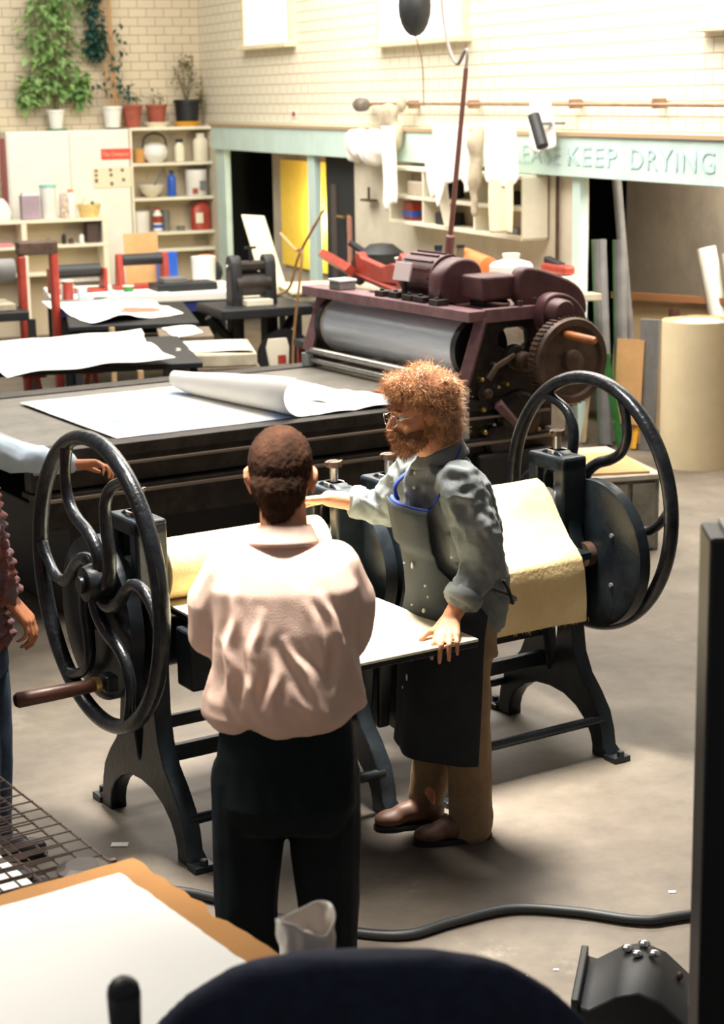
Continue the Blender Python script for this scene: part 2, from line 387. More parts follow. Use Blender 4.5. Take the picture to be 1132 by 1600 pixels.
# ------------------------------------------------------------------ etching presses
PAZ = 0.557; PC = Vector((0.001, 6.619, 0)); PA = Vector((math.cos(PAZ), math.sin(PAZ), 0)); PB = Vector((-math.sin(PAZ), math.cos(PAZ), 0))
YZ2X = Matrix(((0, 0, 1, 0), (1, 0, 0, 0), (0, 1, 0, 0), (0, 0, 0, 1)))   # local xy -> (y,z), extrude along x
def frame_outline():
    h = [(0.375, 0.0), (0.38, 0.03), (0.35, 0.05), (0.34, 0.11), (0.315, 0.18), (0.26, 0.25), (0.20, 0.31), (0.160, 0.39), (0.142, 0.50), (0.142, 0.64), (0.150, 0.74), (0.160, 0.80), (0.130, 0.86), (0.115, 0.92), (0.113, 1.10), (0.09, 1.165), (0.04, 1.19)]
    inner = [(0.275, 0.0), (0.275, 0.04), (0.262, 0.08), (0.23, 0.125), (0.17, 0.17), (0.09, 0.20), (0.0, 0.208)]
    out = [(x, z) for x, z in h] + [(-x, z) for x, z in h[::-1]] + [(-x, z) for x, z in inner] + [(x, z) for x, z in inner[::-1][1:]]
    return out
slot = [(-0.045, 0.93), (0.045, 0.93), (0.045, 1.08), (0.03, 1.105), (-0.03, 1.105), (-0.045, 1.08)]
slit = smooth_poly([(0, 0.26), (0.030, 0.36), (0.052, 0.50), (0.052, 0.64), (0.03, 0.70), (-0.03, 0.70), (-0.052, 0.64), (-0.052, 0.50), (-0.030, 0.36)], 2)
ov = smooth_poly([(-0.06, 0.78), (0.06, 0.78), (0.06, 0.80), (-0.06, 0.80)], 1)
R_W = 0.53
def etching_press(label, rz, c, wheel_rot):
    t = thing('etching_press', label, 'printing press', c, rz, 'pair of hand-cranked etching presses')
    for sx, wide in ((-0.40, 0.065), (0.40, 0.065)):
        f = obj_from(shape2d([frame_outline(), slot, slit], wide, 0.006, YZ2X), 'side_frame', M_iron, t); f.location.x = sx
        y = MB().box((sx, 0, 1.05), (0.13, 0.20, 0.20)); 
        k = MB()
        # thickened yoke with bearing window, built as four bars
        k.box((sx, -0.085, 1.03), (0.12, 0.06, 0.28)).box((sx, 0.085, 1.03), (0.12, 0.06, 0.28)).box((sx, 0, 1.145), (0.12, 0.23, 0.06)).box((sx, 0, 0.90), (0.12, 0.20, 0.05))
        y.bm.free(); k.build('yoke', M_iron, t, bevel=0.012, seg=3)
        MB().box((sx, 0, 0.975), (0.10, 0.088, 0.10)).cyl((sx-0.075, 0, 0.965), (sx+0.075, 0, 0.965), 0.032).build('bearing_block', M_steel if sx < 0 else M_grey, t, bevel=0.006)
        MB().cyl((sx, 0, 1.02), (sx, 0, 1.245), 0.016).cyl((sx, 0, 1.175), (sx, 0, 1.19), 0.038).build('pressure_screw', M_steel, t, smooth=True)
        MB().cyl((sx, 0, 1.245), (sx, 0, 1.268), 0.032, 0.030, 8).box((sx, 0, 1.262), (0.075, 0.014, 0.012)).build('screw_head', M_brown, t, bevel=0.003)
        for sy in (-1, 1):
            MB().box((sx, sy*0.395, 0.012), (0.08, 0.07, 0.024)).cyl((sx, sy*0.415, 0.02), (sx, sy*0.415, 0.045), 0.016, n=6).build('foot_lug', M_iron, t, bevel=0.004)
    MB().cyl((-0.37, 0, 0.70), (0.37, 0, 0.70), 0.085, n=32).build('bottom_roller', M_iron, t, smooth=True)
    MB().cyl((-0.36, 0, 0.965), (0.36, 0, 0.965), 0.075, n=32).build('top_roller', M_steel, t, smooth=True)
    MB().box((0, 0.07, 0.43), (0.78, 0.03, 0.045)).build('stretcher', M_iron, t, bevel=0.006)
    MB().box((0, 0.07, 0.31), (0.78, 0.035, 0.06)).build('stretcher', M_iron, t, bevel=0.006)
    for sy in (-0.31, 0.31): MB().cyl((-0.40, sy, 0.15), (0.40, sy, 0.15), 0.019, n=12).build('tie_rod', M_iron, t, smooth=True)
    # gear guard disc, bolted between frame and wheel, and a smaller one at the inner end
    def disc(x0, x1, y, z, r, nm):
        g = MB().lathe([(r*0.30, x0-0.004), (r*0.94, x0), (r, x0+0.006), (r, x1-0.006), (r*0.94, x1), (r*0.3, x1+0.004)], (0, y, z), 64, 'X')
        return g.build(nm, M_iron, t, smooth=True)
    gd = disc(0.452, 0.515, -0.15, 0.785, 0.295, 'gear_drum')
    MB().cyl((0.41, -0.15, 0.785), (0.45, -0.15, 0.785), 0.05).cyl((0.515, -0.15, 0.785), (0.535, -0.15, 0.785), 0.04).build('gear_hub', M_brown, gd, smooth=True)
    b = MB()
    for k in range(5):
        a = 2*PI*k/5; b.cyl((0.440, -0.15+0.17*math.cos(a), 0.785+0.17*math.sin(a)), (0.452, -0.15+0.17*math.cos(a), 0.785+0.17*math.sin(a)), 0.009, n=6)
    b.build('gear_bolts', M_grey, gd)
    disc(-0.515, -0.452, 0.0, 0.86, 0.255, 'gear_drum')
    MB().box((-0.48, 0, 0.42), (0.05, 0.14, 0.40), taper=1.4).build('drum_bracket', M_iron, t, bevel=0.01)
    MB().cyl((-0.53, 0, 0.965), (-0.40, 0, 0.965), 0.035).build('roller_shaft', M_steel, t, smooth=True)
    # wheel
    Wz, Wx = 0.957, 0.56
    w = thing('hand_wheel', '', ''); del w['label']; del w['category']; w.parent = t; w.location = (Wx, 0, Wz); w.rotation_euler = (wheel_rot, 0, 0)
    r = MB(); n = 96
    prof = []
    for k in range(14):
        a = 2*PI*k/14; prof.append((R_W-0.027+0.027*math.cos(a), 0.030*math.sin(a)))
    rings = []
    for i in range(n):
        a = 2*PI*i/n
        rings.append([r.bm.verts.new((h, q*math.cos(a), q*math.sin(a))) for q, h in prof])
    for i in range(n):
        for k in range(14): r.bm.faces.new((rings[i][k], rings[i][(k+1) % 14], rings[(i+1) % n][(k+1) % 14], rings[(i+1) % n][k]))
    r.build('wheel_rim', M_iron_rim, w, smooth='all')
    for k in range(6):
        th = k*PI/3
        ctl = [(0.05, -62), (0.09, -46), (0.13, -28), (0.18, -9), (0.24, 6), (0.31, 11), (0.38, 8), (0.44, 1), (0.495, -5)]
        pts = [(0, q*math.cos(th+math.radians(d)), q*math.sin(th+math.radians(d))) for q, d in ctl]
        P = catmull(pts, 4); N_ = len(P)
        MB().tube(P, [0.026-0.008*i/N_ + (0.010*max(0, (i-N_*0.85)/(N_*0.15))) for i in range(N_)], 10).build('spoke', M_iron_rim, w, smooth='all')
    MB().lathe([(0.02, -0.055), (0.06, -0.05), (0.07, -0.02), (0.07, 0.02), (0.06, 0.05), (0.02, 0.055)], n=28, axis='X').build('wheel_hub', M_iron, w, smooth=True)
    MB().cyl((-0.16, 0, 0), (0.07, 0, 0), 0.03).build('axle', M_iron, w, smooth=True)
    return t, w
def handle(w, y, z, L, m):
    h = MB().tube([(0.02, y, z), (0.06, y, z), (0.07, y, z), (0.07+L*0.5, y, z), (0.07+L-0.01, y, z), (0.07+L, y, z)], [0.018, 0.018, 0.023, 0.026, 0.027, 0.020], 16).build('crank_handle', m, w, smooth=True)
    MB().cyl((0.055, y, z), (0.075, y, z), 0.027).build('brass_collar', M_brass, h, smooth=True)
    MB().box((0.02, y, z), (0.05, 0.07, 0.06)).build('handle_lug', M_iron, h, bevel=0.01)
pr_r, wh_r = etching_press('black cast-iron etching press with the yellow felt draped over its front, rightmost hand wheel', PAZ, PC+PA*0.52, 0)
handle(wh_r, 0.0, -0.345, 0.24, mat('light_brown_handle', (0.42, 0.19, 0.09), 0.4, var=0.2))
pr_l, wh_l = etching_press('black cast-iron etching press with cream board on its bed, behind the pink-shirted man', PAZ+PI, PC-PA*0.52, 0.0)
handle(wh_l, 0.10, -0.33, 0.29, M_wood)
# left press: steel bed plus cross beam, felt wrapped roller
MB().box2(-0.32, 0.325, -0.45, 1.02, 0.825, 0.846).build('press_bed', M_iron, pr_l, bevel=0.003)
MB().box2(-0.36, 0.36, 0.18, 0.30, 0.60, 0.81).build('cross_beam', M_iron, pr_l, bevel=0.01)
fr = MB().tube([(-0.33, 0.0, 0.965), (-0.325, 0, 0.965), (0.325, 0, 0.965), (0.33, 0, 0.965)], [0.10, 0.108, 0.108, 0.10], 40).build('rolled_felt', M_felt, None, smooth=True)
tag(fr, 'yellow wool felt blanket wrapped around the roller of the left etching press', 'felt blanket')
fr.location = pr_l.location; fr.rotation_euler = pr_l.rotation_euler
bd = MB().box2(-0.313, 0.33, -0.40, 1.03, 0.0, 0.010).build('cream_board', M_board, None, bevel=0.002)
tag(bd, 'large cream board lying on the left etching press bed, corner under a hand', 'board')
bd.location = pr_l.location+Vector((0, 0, 0.847)); bd.rotation_euler = pr_l.rotation_euler
# right press: bed and draped felt
MB().box2(-0.37, 0.37, -0.26, 0.9, 0.795, 0.825).build('press_bed', M_iron, pr_r, bevel=0.003)
def felt_fn(u, v):
    # u along press axis, v from behind the roller to the hem
    x = -0.335+0.635*u
    prof = [(0.22, 0.845), (0.13, 0.86), (0.095, 0.93), (0.085, 1.0), (0.05, 1.05), (0.0, 1.07), (-0.04, 1.058), (-0.08, 1.02), (-0.13, 0.95), (-0.20, 0.875), (-0.26, 0.84), (-0.285, 0.815), (-0.293, 0.77), (-0.295, 0.70), (-0.297, 0.64), (-0.298, 0.575)]
    s = v*(len(prof)-1); i = min(int(s), len(prof)-2); f = s-i
    y = prof[i][0]*(1-f)+prof[i+1][0]*f; z = prof[i][1]*(1-f)+prof[i+1][1]*f
    wob = 0.006*noise.noise(Vector((x*5, v*6, 2)))
    hem = 0.010*math.sin(u*5+1)*max(0, v-0.7)
    return (x+0.012*noise.noise(Vector((v*5, 1, u*2))), y+wob-0.01*max(0, v-.75)*math.sin(u*9), z+wob+hem)
ff = MB().sheet(felt_fn, 40, 60, 0.012).build('draped_felt', M_felt, None, smooth=True)
tag(ff, 'pale yellow felt blanket draped over the right etching press, frayed hem hanging', 'felt blanket')
ff.location = pr_r.location; ff.rotation_euler = pr_r.rotation_euler
fringe = MB()
for i in range(70):
    x = random.uniform(-0.33, 0.33); L = random.uniform(0.004, 0.02)*(2.2 if random.random() < .08 else 1)
    y = -0.30+random.uniform(-.004, .004); z = 0.578+0.003*math.sin((x+.33)/.67*5+1)
    fringe.tube([(x, y, z), (x+random.uniform(-.006, .006), y-.002, z-L)], [0.0022, 0.0008], 4)
fringe.build('frayed_edge', mat('frayed_felt', (0.55, 0.30, 0.10), 0.95), ff)

# ------------------------------------------------------------------ litho press
LP = thing('lithographic_press', 'huge flatbed proofing press with grey-blue cylinder and maroon drive gear', 'printing press', (0.6173, 10.0711, 0), math.radians(31))
MB().box2(-2.55, 0.10, 0.09, 1.70, 0.80, 0.895).build('bed', M_bed, LP, bevel=0.004)
for nm, y0, y1 in (('near_rail', -0.06, 0.10), ('far_rail', 1.68, 1.84)):
    MB().box2(-2.62, 0.55, y0, y1, 0.84, 0.905).box2(-2.62, 0.55, y0+0.03, y1-0.03, 0.70, 0.84).box2(-2.62, 0.55, y0-0.02, y1+0.02, 0.66, 0.69).box2(-2.6, 0.55, y0+0.02, y1-0.02, 0.50, 0.66).build(nm, M_darkmach, LP, bevel=0.006)
MB().box2(-2.62, 0.5, -0.085, -0.06, 0.80, 0.812).box2(-2.62, 0.5, -0.10, -0.08, 0.655, 0.67).build('rail_trim', mat('worn_rail_edge', (0.22, 0.17, 0.13), 0.5), LP)
for x in (-2.3, -0.9, 0.45):
    MB().box2(x-0.12, x+0.12, 0.0, 1.75, 0.02, 0.52).build('base_frame', M_black, LP, bevel=0.01)
MB().box2(-2.3, 0.45, 0.3, 1.5, 0.22, 0.5).build('ink_tray', M_black, LP, bevel=0.01)
MB().box2(-2.85, -2.55, 0.0, 1.78, 0.84, 0.90).box2(-2.62, -2.55, 0, 1.78, 0.90, 0.915).build('end_plate', mat('blue_grey_steel_plate', (0.36, 0.38, 0.40), 0.4, 0.4, var=0.2), LP, bevel=0.004)
g = MB()
for k in range(9): g.box((-3.05, 0.12+k*0.19, 0.87), (0.38, 0.035, 0.03))
g.box((-3.25, 0.89, 0.86), (0.04, 1.7, 0.06)).build('feed_grille', M_black, LP, bevel=0.004)
for k, (x, y) in enumerate(((-3.0, 0.25), (-3.12, 0.62), (-2.98, 1.0), (-3.1, 1.35))): MB().box((x, y, 0.895), (0.16, 0.06, 0.02), Euler((0, 0, 0.3*k))).build('feed_clip', M_whiteplast, LP, bevel=0.004)
# cylinder
cy = MB().cyl((0.13, 0.13, 1.165), (0.13, 1.60, 1.165), 0.165, n=64).build('impression_cylinder', M_zinc, LP, smooth=True)
for y0, y1 in ((0.075, 0.125), (1.605, 1.655)):
    MB().cyl((0.13, y0, 1.165), (0.13, y1, 1.165), 0.182, n=64).build('cylinder_ring', M_black, cy, smooth=True)
for y0, y1 in ((0.118, 0.134), (1.596, 1.612)): MB().cyl((0.13, y0, 1.165), (0.13, y1, 1.165), 0.172, n=64).build('cylinder_flange', mat('tan_flange', (0.45, 0.36, 0.26), 0.5), cy, smooth=True)
MB().cyl((0.13, 0.02, 1.165), (0.13, 1.72, 1.165), 0.05).build('cylinder_shaft', M_black, cy, smooth=True)
for x, z, r in ((-0.065, 1.005, 0.022), (-0.055, 0.94, 0.020)):
    MB().cyl((x, 0.03, z), (x, 1.72, z), r, n=16).build('guard_rail', M_steel, LP, smooth=True)
# side frames
prof = [(-0.05, 0.02), (0.50, 0.02), (0.50, 0.9), (0.44, 1.345), (0.06, 1.345), (-0.06, 1.0), (-0.05, 0.9)]
XZ = Matrix(((1, 0, 0, 0), (0, 0, -1, 0), (0, 1, 0, 0), (0, 0, 0, 1)))
hole = smooth_poly([(0.17, 1.16), (0.40, 1.16), (0.385, 1.29), (0.17, 1.29)], 1)
for y in (0.0, 1.75):
    f = obj_from(shape2d([prof, hole], 0.07, 0.006, XZ), 'side_frame', M_darkmach, LP); f.location.y = y
    MB().tube([(0.05, y-0.045, 1.36), (-0.075, y-0.045, 1.0)], 0.045, 4).build('slanted_post', M_pinkpaint, LP, bevel=0.004)
    MB().box2(-0.10, -0.045, y-0.06, y, 0.62, 0.985).build('lower_post', mat('pale_grey_post', (0.40, 0.42, 0.42), 0.5, var=0.2), LP, bevel=0.004)
MB().box2(-0.06, 0.10, -0.08, 1.80, 1.345, 1.405).build('top_beam', M_pinkpaint, LP, bevel=0.006)
MB().box2(0.05, 0.46, -0.08, 1.2, 1.375, 1.405).build('top_deck', M_maroon, LP, bevel=0.006)
MB().box2(0.05, 0.50, -0.085, -0.035, 1.335, 1.41).build('deck_edge', M_pinkpaint, LP, bevel=0.004)
# bosses, knobs and levers on the near side frame
def boss(x, z, r, L, m, nm='boss', parent=None, y=-0.035):
    return MB().lathe([(r*0.3, y-L-0.004), (r*0.7, y-L), (r*0.86, y-L+0.006), (r*0.9, y-L+0.02), (r, y-L+0.03), (r, y)], (x, 0, z), 28, 'Y').build(nm, m, parent or LP, smooth=True)
boss(0.30, 1.10, 0.058, 0.10, M_brown); boss(0.27, 1.12, 0.078, 0.04, M_darkmach)
boss(0.06, 0.94, 0.034, 0.07, M_brown); boss(0.055, 0.94, 0.05, 0.03, M_darkmach)
boss(0.16, 0.66, 0.10, 0.06, M_darkmach); boss(0.30, 0.78, 0.15, 0.05, M_darkmach, 'spur_gear')
for x, z, r, m in ((0.12, 1.09, 0.02, M_brown), (0.03, 1.02, 0.014, M_brass), (0.04, 0.85, 0.016, M_brass), (0.05, 0.72, 0.018, M_brass), (0.11, 0.76, 0.012, M_steel), (0.20, 0.98, 0.014, M_brass), (0.10, 0.68, 0.012, M_brass), (0.36, 0.80, 0.012, M_steel), (0.42, 0.70, 0.014, M_brass), (0.14, 0.97, 0.012, M_steel)):
    boss(x, z, r, 0.05, m, 'knob')
MB().tube([(0.12, -0.10, 0.88), (0.25, -0.10, 0.75)], [0.034, 0.026], 4).build('lever', M_pinkpaint, LP, bevel=0.004)
MB().tube([(0.06, -0.09, 1.02), (0.12, -0.09, 1.09), (0.24, -0.09, 1.14)], 0.018, 8).build('lever_arm', M_brown, LP, smooth=True)
MB().box2(-0.02, 0.5, -0.12, 0.0, 0.30, 0.60).build('gearbox', M_black, LP, bevel=0.02)
# great gear wheel
gw = MB().lathe([(0.03, -0.37), (0.06, -0.36), (0.07, -0.33), (0.19, -0.325), (0.20, -0.345), (0.235, -0.345), (0.245, -0.33), (0.245, -0.255), (0.235, -0.245), (0.03, -0.24)], (0.46, 0, 1.115), 64, 'Y').build('drive_wheel', M_brown, LP, smooth=True)
MB().cyl((0.46, -0.24, 1.115), (0.46, 0.0, 1.115), 0.04).build('wheel_shaft', M_darkmach, gw, smooth=True)
MB().tube([(0.41, -0.33, 1.27), (0.41, -0.40, 1.268), (0.41, -0.58, 1.262), (0.41, -0.60, 1.262)], [0.020, 0.024, 0.022, 0.014], 12).build('crank_handle', M_orwood, gw, smooth=True)
gt = MB()
for k in range(54):
    a = 2*PI*k/54; gt.box((0.46+0.248*math.cos(a), -0.29, 1.115+0.248*math.sin(a)), (0.012, 0.06, 0.012), Matrix.Rotation(-a, 3, 'Y'))
gt.build('gear_teeth', M_brown, gw)
# pulley guard and belt cover
out = smooth_poly([(0.36, 1.28), (0.34, 1.38), (0.38, 1.47), (0.47, 1.49), (0.58, 1.45), (0.66, 1.36), (0.68, 1.20), (0.60, 1.10), (0.45, 1.14)], 3)
f = obj_from(shape2d([out], 0.09, 0.012, XZ), 'belt_guard', M_maroon, LP); f.location.y = -0.16
MB().lathe([(0.03, -0.30), (0.065, -0.295), (0.075, -0.28), (0.08, -0.20), (0.095, -0.19)], (0.44, 0, 1.38), 32, 'Y').build('pulley_cap', M_maroon, LP, smooth=True)
cov = smooth_poly([(0.30, 1.40), (0.32, 1.60), (0.40, 1.63), (0.72, 1.52), (0.80, 1.42), (0.80, 1.30), (0.60, 1.30)], 2)
f = obj_from(shape2d([cov], 0.10, 0.015, XZ), 'belt_cover', M_maroon, LP); f.location.y = 0.02
# housings and motor on the deck
arch = [(0.0, 1.40), (0.30, 1.40), (0.30, 1.58), (0.26, 1.64), (0.18, 1.665), (0.10, 1.65), (0.03, 1.60), (0.0, 1.55)]
f = obj_from(shape2d([smooth_poly(arch, 1)], 0.13, 0.015, XZ), 'gear_housing', M_maroon, LP); f.location = (0.0, 0.36, 0)
bx = MB().box2(0.10, 0.34, 0.02, 0.24, 1.44, 1.58).build('switch_box', M_maroon, LP, bevel=0.02, seg=3)
MB().box2(0.14, 0.30, 0.06, 0.2, 1.40, 1.45).build('box_foot', M_black, bx)
mo = MB().cyl((0.20, 0.50, 1.535), (0.20, 0.86, 1.535), 0.13, n=40).build('motor', M_maroon, LP, smooth=True)
fins = MB()
for k in range(16):
    a = 2*PI*k/16; fins.box((0.20+0.132*math.cos(a), 0.68, 1.535+0.132*math.sin(a)), (0.016, 0.30, 0.010), Matrix.Rotation(-a, 3, 'Y'))
fins.build('motor_fins', M_maroon, mo); MB().box2(0.10, 0.30, 0.52, 0.84, 1.40, 1.44).build('motor_foot', M_darkmach, mo)
MB().box((0.02, 0.72, 1.565), (0.015, 0.15, 0.11), Euler((0, 0.25, 0.1))).build('name_plate', mat('pale_pink_plate', (0.62, 0.50, 0.50), 0.5), LP, bevel=0.003)
MB().cyl((0.03, 0.72, 1.40), (0.03, 0.72, 1.51), 0.016).build('plate_stem', M_darkmach, LP)
for y, x, L in ((0.92, 0.0, 0.10), (0.80, 0.02, 0.12), (0.62, 0.0, 0.14), (0.50, 0.0, 0.20), (0.30, -0.02, 0.10)):
    MB().box2(x-0.03, x+0.05, y-0.03-L*0.2, y+0.04, 1.405, 1.44).cyl((x, y, 1.44), (x, y, 1.452), 0.014, n=6).build('clamp', M_darkmach, LP, bevel=0.003)
MB().tube(catmull([(0.30, 0.14, 1.44), (0.30, 0.05, 1.42), (0.22, -0.02, 1.42), (0.15, 0.05, 1.43)], 6), 0.009, 8).build('conduit', M_brown, LP, smooth=True)
MB().tube(catmull([(0.40, -0.06, 1.405), (0.40, -0.06, 1.45)], 2), 0.016, 8).tube([(0.30, -0.06, 1.405), (0.30, -0.06, 1.44)], 0.018, 8).build('oil_cups', M_brown, LP, smooth=True)
g = MB()
for k in range(9): g.cyl((0.56, 0.12+k*0.19, 0.62), (0.66, 0.12+k*0.19, 0.62), 0.03, n=10)
g.build('delivery_grippers', M_darkmach, LP)
# small grey tin on beam
t = thing('metal_tin', 'small square grey metal tin standing on the far end of the press beam', 'tin', (0.6173, 10.0711, 0), math.radians(31)); 
t.location = LP.matrix_basis @ Vector((0.02, 1.42, 1.405)); 
t.location = Vector((0.6173, 10.0711, 0)) + Matrix.Rotation(math.radians(31), 3, 'Z') @ Vector((0.02, 1.42, 1.406))
MB().box2(-0.06, 0.06, -0.065, 0.065, 0, 0.05).build('tin_body', M_grey, t, bevel=0.006)
MB().box2(-0.065, 0.065, -0.07, 0.07, 0.05, 0.065).build('tin_lid', M_whiteplast, t, bevel=0.004)

# papers on the litho press bed
LR = Matrix.Rotation(math.radians(31), 4, 'Z'); LPm = Matrix.Translation((0.6173, 10.0711, 0)) @ LR
def on_litho(o): o.location = (0.6173, 10.0711, 0); o.rotation_euler = (0, 0, math.radians(31)); return o
def curl_sheet(x0, x1, y0, y1, z, amp, seed, corner=None, skew=0.0):
    def fn(u, v):
        x = x0+(x1-x0)*u+skew*v; y = y0+(y1-y0)*v
        h = amp*abs(noise.noise(Vector((x*2.2+seed, y*2.2, 0))))+amp*0.5*abs(noise.noise(Vector((x*5, y*5, seed))))
        edge = min(u, 1-u, v, 1-v)
        h += amp*1.6*max(0, 0.12-edge)/0.12*abs(noise.noise(Vector((u*3+seed, v*3, 3))))
        if corner: x2, y2, a = corner(u, v); h += a; x += x2; y += y2
        return (x, y, z+h)
    return fn
def blue_ink():
    m = mat('paper_with_blue_ink', (0.86, 0.84, 0.80), 0.8)
    nt = m.node_tree; b = nt.nodes['Principled BSDF']; tc = nt.nodes.new('ShaderNodeTexCoord')
    n = nt.nodes.new('ShaderNodeTexNoise'); n.inputs['Scale'].default_value = 3.2; n.inputs['Detail'].default_value = 5
    r = nt.nodes.new('ShaderNodeValToRGB'); r.color_ramp.elements[0].position = 0.58; r.color_ramp.elements[0].color = (0.86, 0.84, 0.80, 1)
    r.color_ramp.elements[1].position = 0.68; r.color_ramp.elements[1].color = (0.35, 0.50, 0.78, 1)
    nt.links.new(tc.outputs['Object'], n.inputs[0]); nt.links.new(n.outputs['Fac'], r.inputs[0]); nt.links.new(r.outputs[0], b.inputs['Base Color']); return m
p = MB().sheet(curl_sheet(-2.12, -1.02, 0.06, 1.42, 0.908, 0.002, 1.0), 24, 24, 0.002).build('printing_paper', blue_ink(), None, smooth=True); on_litho(p)
tag(p, 'large flat white sheet with faint blue ink on the litho press bed', 'paper', 'loose paper sheets')
def curl_a(u, v):
    r = 0.10; a = max(0, u-0.0)
    return (0, 0, 0)
def rolled(u, v):
    # u across (left to right), v towards far edge; left edge is curled up into a roll
    W = 0.95; s = u*W
    r = 0.055+0.05*(1-v)
    if s < 0.30:
        a = (0.30-s)/r; a = min(a, 5.2)
        x = 0.30 - r*math.sin(a) ; h = r*(1-math.cos(a))
    else:
        x = s; h = 0
    bump = 0.035*abs(noise.noise(Vector((u*3, v*2.5, 5))))*(1 if s > .3 else 0.3)
    tip = 0.16*max(0, u*0.8+v-1.15)**1.0 if u < .75 else 0.16*max(0, .6+v-1.15)*(1-(u-.75)*3)
    return (-1.36+x-0.18*v+0.10*v*u, 0.04+1.28*v-0.55*u*v*0.8, 0.912+h+bump+max(0, tip)*0.8)
p = MB().sheet(rolled, 56, 30, 0.002).build('printing_paper', M_paper, None, smooth=True); on_litho(p)
tag(p, 'large white sheet curling into a roll at its left edge on the litho press', 'paper', 'loose paper sheets')
p = MB().sheet(curl_sheet(-0.66, -0.22, 0.08, 0.62, 0.908, 0.02, 4.0, skew=-0.18), 20, 20, 0.002).build('printing_paper', M_paper, None, smooth=True); on_litho(p)
tag(p, 'small wrinkled white sheet on the litho bed beside the bearded man', 'paper', 'loose paper sheets')
p = MB().sheet(curl_sheet(-0.28, -0.12, 0.35, 0.60, 0.906, 0.003, 8.0), 4, 4, 0.003).build('ink_card', mat('orange_card', (0.60, 0.16, 0.07), 0.7), None); on_litho(p)
tag(p, 'orange card peeking from behind the small sheet on the litho bed', 'card')

# ------------------------------------------------------------------ left wall: shelving, cabinet, plants
t = rthing('bookshelf', 'tall cream open shelf unit in the corner holding jars, bottle and buckets', 'shelf', 0, 0)
MB().box2(-0.99, -0.96, 0.0, 0.33, 0, 2.25).build('side_panel', M_cream, t, bevel=0.004)
MB().poly([(0.03, 0.0, 2.25), (0.06, 0.0, 2.25), (0.06, 0.33, 2.25), (0.03, 0.33, 2.25), (0.03, 0.0, 1.0), (0.06, 0, 1.0), (0.06, 0.33, 0), (0.03, 0.33, 0), (0.03, -0.35, 0), (0.06, -0.35, 0)],
    [(0, 1, 2, 3), (4, 0, 3, 7, 8), (5, 9, 6, 2, 1), (0, 4, 5, 1), (4, 8, 9, 5), (3, 2, 6, 7), (8, 7, 6, 9)]).build('side_panel', M_cream, t, bevel=0.003)
MB().box2(-0.96, 0.03, 0.31, 0.33, 0.0, 2.25).build('back_panel', mat('shelf_back', (0.52, 0.44, 0.32), 0.7), t)
for z in (2.235, 1.83, 1.43, 1.03, 0.83): MB().box2(-0.96, 0.03, 0.0, 0.31, z-0.015, z+0.02).build('shelf_board', M_cream, t, bevel=0.003)
t = rthing('storage_cabinet', 'large white flat-fronted cabinet carrying the potted plants', 'cabinet', 0, 0)
MB().box2(-2.42, -1.0, 0.0, 0.33, 0.35, 2.24).build('cabinet_body', M_white, t, bevel=0.004)
MB().box2(-2.4, -1.71, -0.022, 0.0, 0.37, 2.22).build('door', M_white, t, bevel=0.003)
MB().box2(-1.70, -1.01, -0.022, 0.0, 0.37, 2.22).build('door', M_white, t, bevel=0.003)
MB().box2(-2.5, -2.44, -0.02, 0.0, 1.15, 2.17).build('edge_strip', mat('dark_red_strip', (0.22, 0.05, 0.05), 0.6), t)
lab = thing('red_sign', 'small red strip sign with pale lettering stuck on the white cabinet', 'sign', RM(-1.165, -0.027, 1.965), PHI)
MB().box2(-0.175, 0.175, -0.004, 0.0, -0.06, 0.06).build('sign_plate', mat('red_label', (0.70, 0.07, 0.04), 0.5), lab)
me = text_mesh('The Composer', 0.085, 0.001, Matrix.Identity(4)); xs = [v.co.x for v in me.vertices]; k = 0.31/(max(xs)-min(xs))
me.transform(Matrix.Diagonal((k, 0.8, 1, 1))); me.transform(Matrix(((1, 0, 0, -0.155), (0, 0, -1, -0.006), (0, 1, 0, -0.022), (0, 0, 0, 1))))
obj_from(me, 'lettering', mat('pale_letters', (0.85, 0.55, 0.42), 0.6), lab)
ps = thing('notice_sheet', 'cream notice sheet with small dark pictures under the red sign', 'notice', RM(-1.22, -0.027, 1.70), PHI)
MB().box2(-0.23, 0.22, -0.003, 0.0, -0.115, 0.115).build('sheet', mat('cream_notice', (0.80, 0.72, 0.52), 0.7), ps)
M_ink = mat('brown_ink', (0.16, 0.09, 0.05), 0.7)
for x, z, h in ((-0.19, 0.08, .03), (-0.19, 0.03, .03), (-0.19, -0.03, .045), (-0.02, 0.085, .03), (-0.015, 0.03, .035), (-0.01, -0.07, .04), (0.12, 0.08, .035), (0.13, -0.03, .035)):
    MB().box((x, -0.005, z), (0.035, 0.002, h)).build('small_picture', M_ink, ps)

def pot(t, r0, r1, h, m, saucer=None, sm=None, soil=True):
    p = MB().lathe([(r0*0.2, 0), (r0, 0.0), (r1*0.96, h*0.86), (r1*1.05, h*0.87), (r1*1.05, h), (r1*0.92, h), (r1*0.9, h*0.88), (0.001, h*0.86)], (0, 0, 0.0), 28, cap=False).build('pot', m, t, smooth=True)
    if soil: MB().cyl((0, 0, h*0.84), (0, 0, h*0.88), r1*0.9).build('soil', mat('soil', (0.05, 0.03, 0.02), 0.9), p)
    return p
def leaf(mb, c, d, up, L, W):
    d = d.normalized(); s = d.cross(up).normalized() if d.cross(up).length > 1e-3 else d.orthogonal().normalized(); n = s.cross(d)
    mb.poly([c, c+d*L*0.4+s*W*0.5+n*L*.05, c+d*L-n*L*.12, c+d*L*0.4-s*W*0.5+n*L*.05, c+d*L*.5-n*L*.04], [(0, 1, 4), (1, 2, 4), (2, 3, 4), (3, 0, 4)])
